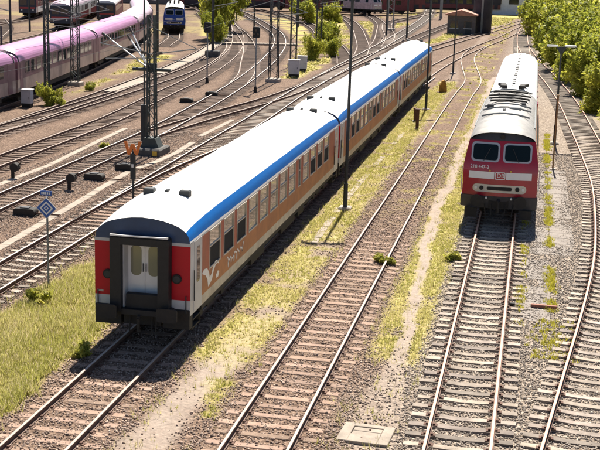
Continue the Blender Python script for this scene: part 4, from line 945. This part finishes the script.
# point machines
def point_machine(x, y, label, rz=0.):
    r = empty('point_machine', (x, y, gz(x, y)), rz, label, 'point machine', 'black point machines'); r.scale = (.78,)*3
    b = MB(); b.prism(rrect(-.62, .62, .02, .42, .16), -.3, .3); b.build('housing', under_black, r)
    b = MB(); b.box(-.68, .68, -.34, .34, 0, .06); b.build('base_plate', under_black, r)
    b = MB(); b.tube((.62, 0, .15), (1.9, .1, .12), .04, n=8); b.tube((.62, .15, .12), (1.9, .25, .1), .03, n=8); b.build('throw_rod', rusty, r)
    b = MB(); b.box(-.25, .25, -.2, .2, .42, .47); b.build('lid', beam_grey, r)
point_machine(-20.87, 46.2, 'black point machine by the bright rail left of the blue diamond sign')
point_machine(-21.02, 54.7, 'black point machine left of the orange W sign')
point_machine(-20.56, 57.9, 'black point machine between orange W sign and the big mast')
point_machine(-25.83, 86.7, 'black point machine in the ballast right of the big mast')
point_machine(-25.19, 91.6, 'smaller seeming black point machine farther along the curving track')
def lever(x, y, label):
    r = empty('point_lever', (x, y, gz(x, y)), 0, label, 'point lever', 'point levers')
    b = MB(); b.tube((0, 0, 0), (0, 0, .5), .09, n=10); b.build('stand', under_black, r)
    b = MB(); b.tube((0, 0, .45), (.45, 0, .85), .03, n=8); b.build('handle', under_black, r)
    b = MB(); b.tube((.12, -.16, .6), (.12, .16, .6), .22, n=14); b.build('counterweight', under_black, r)
lever(-21.21, 51.9, 'black weighted point lever behind the blue diamond sign')
lever(-24.89, 53.7, 'small dark point lever on the pale cable trough at left')
# cabinets
def cabinet(x, y, h, label, w=.7, m=cabinet_grey):
    r = empty('relay_cabinet', (x, y, gz(x, y)), 0, label, 'cabinet', 'line-side cabinets')
    b = MB(); b.box(-w/2, w/2, -.25, .25, .3, h, bev=.04); b.build('body', m, r)
    b = MB(); b.box(-w/2+.04, w/2-.04, -.262, -.251, .36, h-.1); d = b.build('door', m, r)
    q = MB(); q.box(w/2-.14, w/2-.1, -.29, -.262, h*.5, h*.5+.15); q.build('handle', dark_steel, d)
    b = MB(); b.box(-w/2-.05, w/2+.05, -.3, .3, h, h+.06, bev=.02); b.build('lid', white_paint, r)
    b = MB(); b.box(-w/2+.03, w/2-.03, -.22, .22, -.1, .3); b.build('plinth', under_black, r)
cabinet(-35.55, 79.4, 1.25, 'pale grey cabinet beside the small bush before the pink train', .75)
cabinet(-22.20, 109.8, 1.6, 'grey cabinet at the foot of the middle lattice mast', 1.0)
cabinet(-22.53, 115.5, 1.5, 'second grey cabinet behind the middle lattice mast', .9)
# rusty posts and boxes
def post(x, y, h, label, m, w=.1):
    r = empty('marker_post', (x, y, gz(x, y)), 0, label, 'post', 'short marker posts')
    b = MB(); b.bar((0, 0, -.1), (0, 0, h), w, w); b.build('post', m, r)
    b = MB(); b.box(-w*.8, w*.8, -w*.8, w*.8, h, h+.05); b.build('cap', m, r)
    b = MB(); b.box(-.16, .16, -.16, .16, -.1, .06); b.build('footing', concrete, r)
post(1.42, 66.3, 4.1, 'thin rusty brown post beside the white headed lamp', mat('brown_post', (.26, .15, .06), .7, var=.2), .09)
post(-7.42, 79.0, 1.3, 'short red brown post in the weeds beside the second coach', rusty, .2)
post(-8.00, 83.2, .9, 'short brown stump beyond the red brown post', rusty, .18)
r = empty('switch_stand', (-7.57, 102.7, gz(-7.57, 102.7)), .3, 'rusty yellow brown switch stand at the bend of the middle track', 'switch stand'); r.scale = (.72,)*3
b = MB(); b.prism([(-.45, 0), (.45, 0), (.35, 1.0), (.1, 1.5), (-.2, 1.35), (-.4, .9)], -.25, .25); b.build('housing', mat('rust_yellow', (.36, .19, .03), .8, var=.3, scale=4), r)
b = MB(); b.tube((.2, 0, 1.2), (.7, 0, 1.7), .05, n=8); b.build('lever', rusty, r); b = MB(); b.box(-.7, .7, -.4, .4, -.1, .06); b.build('base_plate', rusty, r)
# concrete inspection slab with recessed cover
r = empty('inspection_slab', (-3.32, 26.3, gz(-3.3, 26.3)+.0), -.06, 'pale concrete slab with inset cover lying between two tracks', 'manhole')
b = MB(); W2, D2 = .62, .56
b.box(-W2, -.36, -D2, D2, -.12, .07, bev=.01); b.box(.36, W2, -D2, D2, -.12, .07, bev=.01); b.box(-.36, .36, .38, D2, -.12, .07, bev=.01); b.box(-.36, .36, -D2, -.10, -.12, .07, bev=.01)
b.build('frame', pale_concrete, r)
for (a, c) in ((-.085, .125), (.145, .365)): b = MB(); b.box(-.345, .345, a, c, -.1, .05, bev=.01); b.build('cover', pale_concrete, r)
for (x, y) in ((-.05, -.3), (.28, -.22), (.05, .25)): b = MB(); b.tube((x, y, .05), (x, y, .075), .022, n=8); b.build('lifting_eye', rusty, r)
# cable troughs: rows of concrete lids
def trough(name, label, pts, w=.42, step=1.0, m=pale_concrete, zoff=.05, piece='lid', cat='cable trough', skip=0.):
    r = empty(name, (0, 0, 0), 0, label, cat, None); a = np.array(pts, float); seg = np.hypot(*np.diff(a, axis=0).T); cum = np.r_[0, np.cumsum(seg)]
    mesh = []
    for v in range(3):
        b = MB(); b.box(-w/2, w/2, -step/2+.012, step/2-.012, -.2, .0+random.uniform(-.01, .01), bev=.012); mesh.append(b.mesh(piece, m))
    s = step/2
    while s < cum[-1]:
        x = np.interp(s, cum, a[:, 0]); y = np.interp(s, cum, a[:, 1]); x2 = np.interp(s+.2, cum, a[:, 0]); y2 = np.interp(s+.2, cum, a[:, 1]); x1 = np.interp(s-.2, cum, a[:, 0]); y1_ = np.interp(s-.2, cum, a[:, 1])
        if random.random() >= skip:
            o = link(piece, random.choice(mesh), r, (x+random.uniform(-.012, .012), y, gz(x, y)+zoff), -math.atan2(x2-x1, y2-y1_)+random.uniform(-.015, .015))
        s += step
    return r
trough('cable_trough', 'long pale cable trough running behind the diamond sign to the big mast', [(-19.5, 24), (-19.4, 40.5), (-19.75, 48.8), (-20.2, 57.5), (-19.75, 60.5), (-19.6, 64), (-19.8, 67.5)], .38)
trough('cable_trough', 'narrow pale cable trough in the ballast between second and third yard tracks', [(-24.9, 43), (-24.83, 52), (-24.7, 58), (-25.25, 66.7), (-25.5, 72)], .36)
trough('cable_trough', 'broken pale cable trough in weeds right of the coaches', [(-8.13, 45), (-8.27, 55), (-8.11, 78)], .3, 1.0, skip=.25, zoff=.03)
trough('cable_trough', 'short pale cable trough beside the coach roof and crossover', [(-20.1, 70.5), (-20.05, 78)], .34, 1.0)
# paved strip right of the locomotive: two rows of slabs with weeds in the joint
r = empty('paved_walkway', (0, 0, 0), 0, 'strip of concrete slabs between locomotive track and curved track', 'walkway')
ms = []
for v in range(3):
    b = MB(); b.box(-.48, .48, -.48, .48, -.2, random.uniform(-.008, .008), bev=.008); ms.append(b.mesh('slab', slab_mat))
y = 36.6
while y < 66:
    for k, x in enumerate((.62, 1.62)):
        if y < 38.5 and k: continue
        if x + .55 < float(T['right'].at(y))-1.25: link('slab', random.choice(ms), r, (x+random.uniform(-.015, .015), y, GZ+.015+random.uniform(-.015, .012)), random.uniform(-.03, .03))
    y += .995
def weed_line(name, x, y0, y1, n_, label, wob=.09):
    y = rng.uniform(y0, y1, n_); k = fnoise(y*0+x*9, y, 1.6, 61)+rng.normal(0, .06, n_) > .52; y = y[k]; x_ = x+rng.normal(0, wob, len(y)); N = len(y); nb = 5
    V = np.zeros((N, nb, 3, 3)); a = rng.uniform(0, 6.28, (N, nb)); h = rng.uniform(.04, .12, (N, nb)); cx = x_[:, None]+rng.normal(0, .04, (N, nb)); cy = y[:, None]+rng.normal(0, .04, (N, nb))
    V[:, :, 0] = np.stack([cx-.014, cy, 0*cx+GZ], -1); V[:, :, 1] = np.stack([cx+.014, cy+.008, 0*cx+GZ], -1); V[:, :, 2] = np.stack([cx+.06*np.cos(a), cy+.06*np.sin(a), GZ+.06+h], -1)
    col = np.array([.34, .31, .04])*rng.uniform(.7, 1.3, (N, nb, 1)); C = np.repeat(col[:, :, None], 3, 2)
    tag(link(name, fast_mesh(name, V.reshape(-1, 3), np.arange(N*nb*3).reshape(-1, 3), grass_mat, C.reshape(-1, 3))), label, 'weeds', kind='stuff')
weed_line('joint_weeds', 1.12, 38, 80, 1500, 'yellow weeds growing in the middle joint of the slab strip'); weed_line('joint_weeds', .1, 36, 80, 900, 'yellow weeds along the left edge of the slab strip', .08)
weed_line('joint_weeds', 1.1, 33, 37, 150, 'yellow weed tuft at the near end of the slab strip', .32)
r = empty('dropped_plank', (.55, 38.4, GZ+.06), -.06, 'short weathered reddish board lying across the slab strip', 'board')
b = MB(); b.box(-.1, .75, -.07, .07, 0, .09, bev=.01); b.build('board', mat('reddish_board', (.28, .11, .07), .8, var=.2, scale=5), r)
b = MB(); b.box(-.78, -.62, -.06, .06, -.02, .06); b.build('end_block', under_black, r)
# boarded crossing and pale strip standing in for sun glint in the yard
r = empty('boarded_crossing', (0, 0, 0), 0, 'light boarded walkway crossing the far curving tracks', 'crossing')
for k in range(22):
    b = MB(); b.box(0, .44, -.8, .8, -.16, .02); b.build('board', pale_concrete, r, (-40+k*.46, 146+k*.16, 0), .33)
r = empty('glint_strip', (0, 0, 0), 0, 'pale strip standing in for sun glint between rails left of the curving tracks', 'walkway')
yy = 90.
while yy < 165:
    if not 101 < yy < 105:
        x = float(T['nine'].at(yy)); g = float(T['nine'].at(yy+1)-x); b = MB(); b.box(-.55, .55, 0, 2.2, -.16, -.05); o = b.build('board', pale_concrete, r, (x, yy, 0), -math.atan(g))  # pale pieces carry the glint as colour
    yy += 2.25
# ------------------------------------------------------------------ vegetation
def crown_mesh(seed, n_=9000, lumps=12, leaf=.17, pal=((.11,.15,.02),(.32,.34,.045),(.54,.51,.09))):
    g = np.random.default_rng(seed); ctr = np.stack([g.uniform(-.62,.62,lumps), g.uniform(-.62,.62,lumps), g.uniform(.12,.86,lumps)], -1); rad = g.uniform(.22,.42,lumps)
    i = g.integers(0, lumps, n_); d = g.normal(size=(n_, 3)); d /= np.linalg.norm(d, axis=1)[:, None]
    rr = g.uniform(.35, 1.08, n_)**.6; P = ctr[i]+d*(rad[i]*rr)[:, None]; P[:, 2] = np.maximum(P[:, 2], .02)
    m_ = int(n_*.16); sh = 34; so = ctr[g.integers(0, lumps, sh)]; sdv = g.normal(size=(sh, 3))*.8+np.array([0, 0, .5]); sdv /= np.linalg.norm(sdv, axis=1)[:, None]
    si = g.integers(0, sh, m_); P[:m_] = so[si]+sdv[si]*(g.uniform(.2, .52, m_))[:, None]+g.normal(0, .022, (m_, 3))
    s = leaf*g.uniform(.4, 1.5, n_)/4.5; t = g.normal(size=(n_, 3)); t[:, 2] *= .6; t /= np.linalg.norm(t, axis=1)[:, None]
    u = np.cross(t, d+.3*g.normal(size=(n_, 3))); u /= np.linalg.norm(u, axis=1)[:, None]+1e-9
    V = np.stack([P-t*s[:,None]*1.3, P+u*s[:,None]*.6, P+t*s[:,None]*1.3, P-u*s[:,None]*.6], 1)
    pal = np.array(pal); cl = g.uniform(0, 1, lumps)[i]*.55+g.uniform(0, .6, n_); cl = np.clip(cl, 0, 1)*1.999; j = cl.astype(int); fr = (cl-j)[:, None]
    C = (pal[j]*(1-fr)+pal[j+1]*fr)*g.uniform(.75, 1.25, (n_, 1))
    return fast_mesh('crown', V.reshape(-1, 3), np.arange(n_*4).reshape(-1, 4), leaf_mat, np.repeat(C, 4, 0))
CROWNS = [crown_mesh(s) for s in (1, 2, 3, 4)]
tk = MB()
for (a, b, r0, r1) in (((0,0,-.1),(.04,.02,.35),.05,.035),((.04,.02,.3),(.3,.1,.75),.03,.012),((.03,.02,.28),(-.28,.12,.7),.03,.012),((.04,0,.32),(.05,-.3,.78),.026,.01),((.03,.02,.3),(.02,.15,.85),.028,.01)): tk.tube(a, b, r0, r1, n=7)
TRK = tk.mesh('trunk', bark)
WEEDS = [crown_mesh(s, 420, 9, .9, ((.24,.27,.04),(.40,.40,.07),(.56,.5,.14))) for s in (11, 12)]
def bush(x, y, w, h, label, cat='bush', name='bush', k=None, group=None):
    r = empty(name, (x, y, gz(x, y)), random.uniform(0, 6.28), label, cat, group)
    c = link('crown', WEEDS[random.randrange(2)] if cat == 'weed' else CROWNS[random.randrange(4) if k is None else k], r); c.scale = (w, w*random.uniform(.85, 1.1), h)
    t = link('trunk', TRK, r); t.scale = (w*.9, w*.9, h*.85); return r
B_ = [(7.90, 81.1,2.2,3.0,'rightmost bush beside the curved track'),(9.15, 88.6,2.6,3.4,'bush at the right edge behind the nearest one'),(7.45, 94.4,2.4,3.2,'rounded bush right of the lamp head'),(10.19, 100.2,3.0,3.8,'tall bush at the right edge, third row back'),
      (7.01, 105.6,2.6,3.6,'bush directly right of the white lamp head'),(10.90, 112.9,3.2,4.0,'bush high on the right, set back from the track'),(5.95, 117.6,2.8,4.0,'bush directly behind the white lamp head'),(9.70, 126.9,3.4,4.6,'broad bush right of centre in the green thicket'),
      (4.89, 130.5,2.8,4.0,'bush beside the far corner of the white roofed coach'),(8.40, 142.9,3.6,4.4,'tall bush in the middle of the thicket'),(3.64, 146.2,3.0,4.4,'bush above the end of the white roofed coach'),(7.12, 161.6,3.6,4.8,'tall bush at the back of the thicket'),
      (2.81, 166.9,3.2,4.6,'bush at the left end of the thicket front'),(5.23, 184.8,3.6,4.6,'bush behind the left end of the thicket'),(1.57, 193.0,3.0,4.2,'bush at the thicket tip by the far tracks'),(13.20, 135.3,3.0,3.6,'bush at upper right by the grey ground'),(3.66, 215.7,3.6,4.6,'farthest bush below the red building')]
B_ += [(7.6,73,1.4,1.7,'low shrub at the right edge in front of the thicket'),(7.2,86,1.2,1.5,'low shrub at the foot of the thicket right of the lamp'),(6.2,98,1.2,1.6,'low shrub on the ballast edge behind the lamp'),(5.3,112,1.2,1.7,'low shrub left of the lamp head'),(4.2,125,1.2,1.7,'low shrub at the far corner of the white coach'),(3.2,152,1.5,2.0,'low shrub at the left foot of the thicket')]
B_ += [(11.5,150,3.4,5.2,'tall bush high in the thicket, right of its middle'),(10,172,3.6,5.6,'tall bush at the back of the thicket, upper right'),(7,200,3.8,5.6,'tall bush at the top of the thicket near the frame edge'),(13,190,3.6,4.4,'bush at the top of the thicket, farther right'),(4.6,226,3.6,5.0,'last bush at the top left of the thicket')]
for i, (x, y, w, h, lab) in enumerate(B_): bush(x-.9, y, w*1.35, h*(1.0 if y < 100 else 1.12), lab, group='thicket along the right track')
bush(-41.90, 156.0, 3.4, 9.5, 'tall bright green tree right of the blue locomotive', 'tree', 'tree'); bush(-44.30, 170.6, 3.8, 8.5, 'tree behind the bright green tree by the blue locomotive', 'tree', 'tree')
bush(-40.29, 146.1, 1.8, 3.4, 'green bush at the foot of the bright green tree')
bush(-34.54, 81.2, 1.0, 1.35, 'small green bush beside the pale cabinet'); bush(-33.61, 80.6, .6, .6, 'tiny green bush right of the small one by the cabinet')
bush(-35.23, 91.0, .55, .6, 'tiny bush in the grass strip before the pink train')
for (x, y, w, h, lab) in ((-23.90, 129.6,1.3,2.4,'yellow green shrub between the gantry posts'),(-23.00, 134.6,1.3,2.0,'shrub right of the gantry posts'),(-24.73, 143.3,1.6,2.8,'shrub behind the lattice post'),(-27.21, 154.3,1.8,2.6,'shrub beside the far fan of tracks'),
        (-38.98, 201.2,3,3.4,'far shrub between curving tracks, left of pair'),(-35.73, 206.6,2.6,3.0,'far shrub between curving tracks, right of pair')): bush(x, y, w, h, lab)
bush(-23.96, 64.0, .35, .3, 'little green weed clump between the rails left of the big mast', 'weed', 'weed_clump'); bush(-5.12, 42.6, .32, .3, 'small green weed clump between the rails of the middle track', 'weed', 'weed_clump')
bush(-4.73, 42.4, .24, .26, 'second small weed clump against the right rail of the middle track', 'weed', 'weed_clump')
bush(-2.53, 43.9, .35, .28, 'bright green weed clump beside the locomotive shadow', 'weed', 'weed_clump'); bush(-15.05, 34.1, .4, .45, 'green weed clump left of the diamond sign post', 'weed', 'weed_clump')
bush(-11.78, 29.6, .28, .38, 'pale weed clump at the left corner of the nearest coach', 'weed', 'weed_clump')
# ------------------------------------------------------------------ far buildings and trains along the top
def shed(x, y, w, d, h, roofh, label, wallm, roofm, rz=0., nwin=4, cat='building', name='building'):
    r = empty(name, (x, y, GZ), rz, label, cat)
    b = MB(); b.box(-w/2, w/2, -d/2, d/2, -.2, h); b.build('wall', wallm, r)
    b = MB(); b.prism([(-w/2-.4, h), (w/2+.4, h), (w/2+.4, h+.15), (0, h+roofh), (-w/2-.4, h+.15)] if d >= w else [(-d/2-.4, h), (d/2+.4, h), (d/2+.4, h+.15), (0, h+roofh), (-d/2-.4, h+.15)], *((-d/2-.4, d/2+.4) if d >= w else (-w/2-.4, w/2+.4)), axis='y' if d >= w else 'x'); b.build('roof', roofm, r)
    for k in range(nwin):
        q = MB(); c = -w/2+(k+.5)*w/nwin; s = w/nwin*.28; q.box(c-s, c+s, -d/2-.03, -d/2+.02, h*.35, h*.75); o = q.build('window', glass, r)
        q = MB(); q.box(c-s-.1, c+s+.1, -d/2-.06, -d/2-.005, h*.35-.14, h*.35-.02); q.build('sill', grey_white, o)
    q = MB(); q.box(w/2-1.4, w/2-.5, -d/2-.04, -d/2+.02, 0, min(2.1, h*.7)); q.build('door', dark_steel, r)
    return r
shed(-11.58, 189.4, 4.2, 4.4, 2.9, .9, 'small grey hut with a salmon tiled roof beside far tracks', mat('hut_wall', (.11, .1, .1), .9, var=.2), roof_tile, 0, 2, 'hut', 'hut')
r = empty('storage_tank', (-8.6, 193, GZ), 0, 'dark upright tank right of the small hut', 'tank')
b = MB(); b.tube((0, 0, 0), (0, 0, 6.2), 1.5, n=20); b.build('shell', dark_wall, r); b = MB(); b.tube((0, 0, 6.2), (0, 0, 6.7), 1.55, .3, n=20); b.build('cap', dark_steel, r)
b = MB(); b.bar((0, -1.55, 0), (0, -1.55, 6.2), .3, .06); b.build('ladder', steel_grey, r)
for (x, y, rz, n_, u_, lo_, rm, lab) in ((-50, 236, -72, 1, dark_red, dark_red, dark_wall, 'dark red train standing across the far end, left'), (-34, 262, -80, 1, dark_wall, dark_red, dark_wall, 'dark train standing across the far end, right'),
        (-72, 234, -66, 2, dark_red, dark_wall, roof_pale, 'dark train at the far top left of the yard')):
    for i in range(n_):
        a = math.radians(rz); X = x-math.sin(a)*26.4*i; Y = y+math.cos(a)*26.4*i
        e = empty('far_coach', (X, Y, 0), a, ('first' if i == 0 else 'second')+' coach of the '+lab, 'train coach', 'far trains across the top'); plain_coach(e, 26.1, rm, u_, lo_)
shed(-3.75, 271.6, 22, 12, 6.5, 1.2, 'long pale flat shed at the top right', mat('pale_wall', (.62, .62, .64), .8, var=.1), roof_white, .05, 6)
shed(-21.92, 297.2, 34, 14, 9, 2, 'dark workshop behind the far trains, right', dark_wall, dark_wall, 0, 8)
shed(-56.37, 275.1, 36, 14, 9, 2, 'dark workshop behind the far trains, centre', dark_wall, dark_wall, .1, 8)
shed(-84.71, 266.5, 40, 14, 9, 2, 'brick workshop at the far upper left', brick_wall, roof_tile, .1, 8)
shed(6.06, 302.4, 12, 10, 8, 2, 'red building above the tip of the thicket', mat('red_wall', (.3, .03, .06), .8), dark_red, 0, 3)
shed(24.98, 326.8, 16, 12, 7, 2, 'brown building behind the thicket at the upper right', brick_wall, roof_tile, 0, 4)
# overhead contact wires above the electrified tracks
for key, y0, y1, lab in (('seven', 20, 110, 'thin overhead wire above the bright railed track'), ('eight', 40, 140, 'thin overhead wire above the fourth yard track'), ('nine', 60, 140, 'thin overhead wire along the yellow grass strip')):
    b = MB(); yy = np.arange(y0, y1, 6.); xx = T[key].at(yy)
    for i in range(len(yy)-1):
        b.tube((xx[i], yy[i], 5.6), (xx[i+1], yy[i+1], 5.6), .009, n=4, caps=False)
    tag(b.build('contact_wire', dark_steel), lab, 'wire', 'overhead wires')
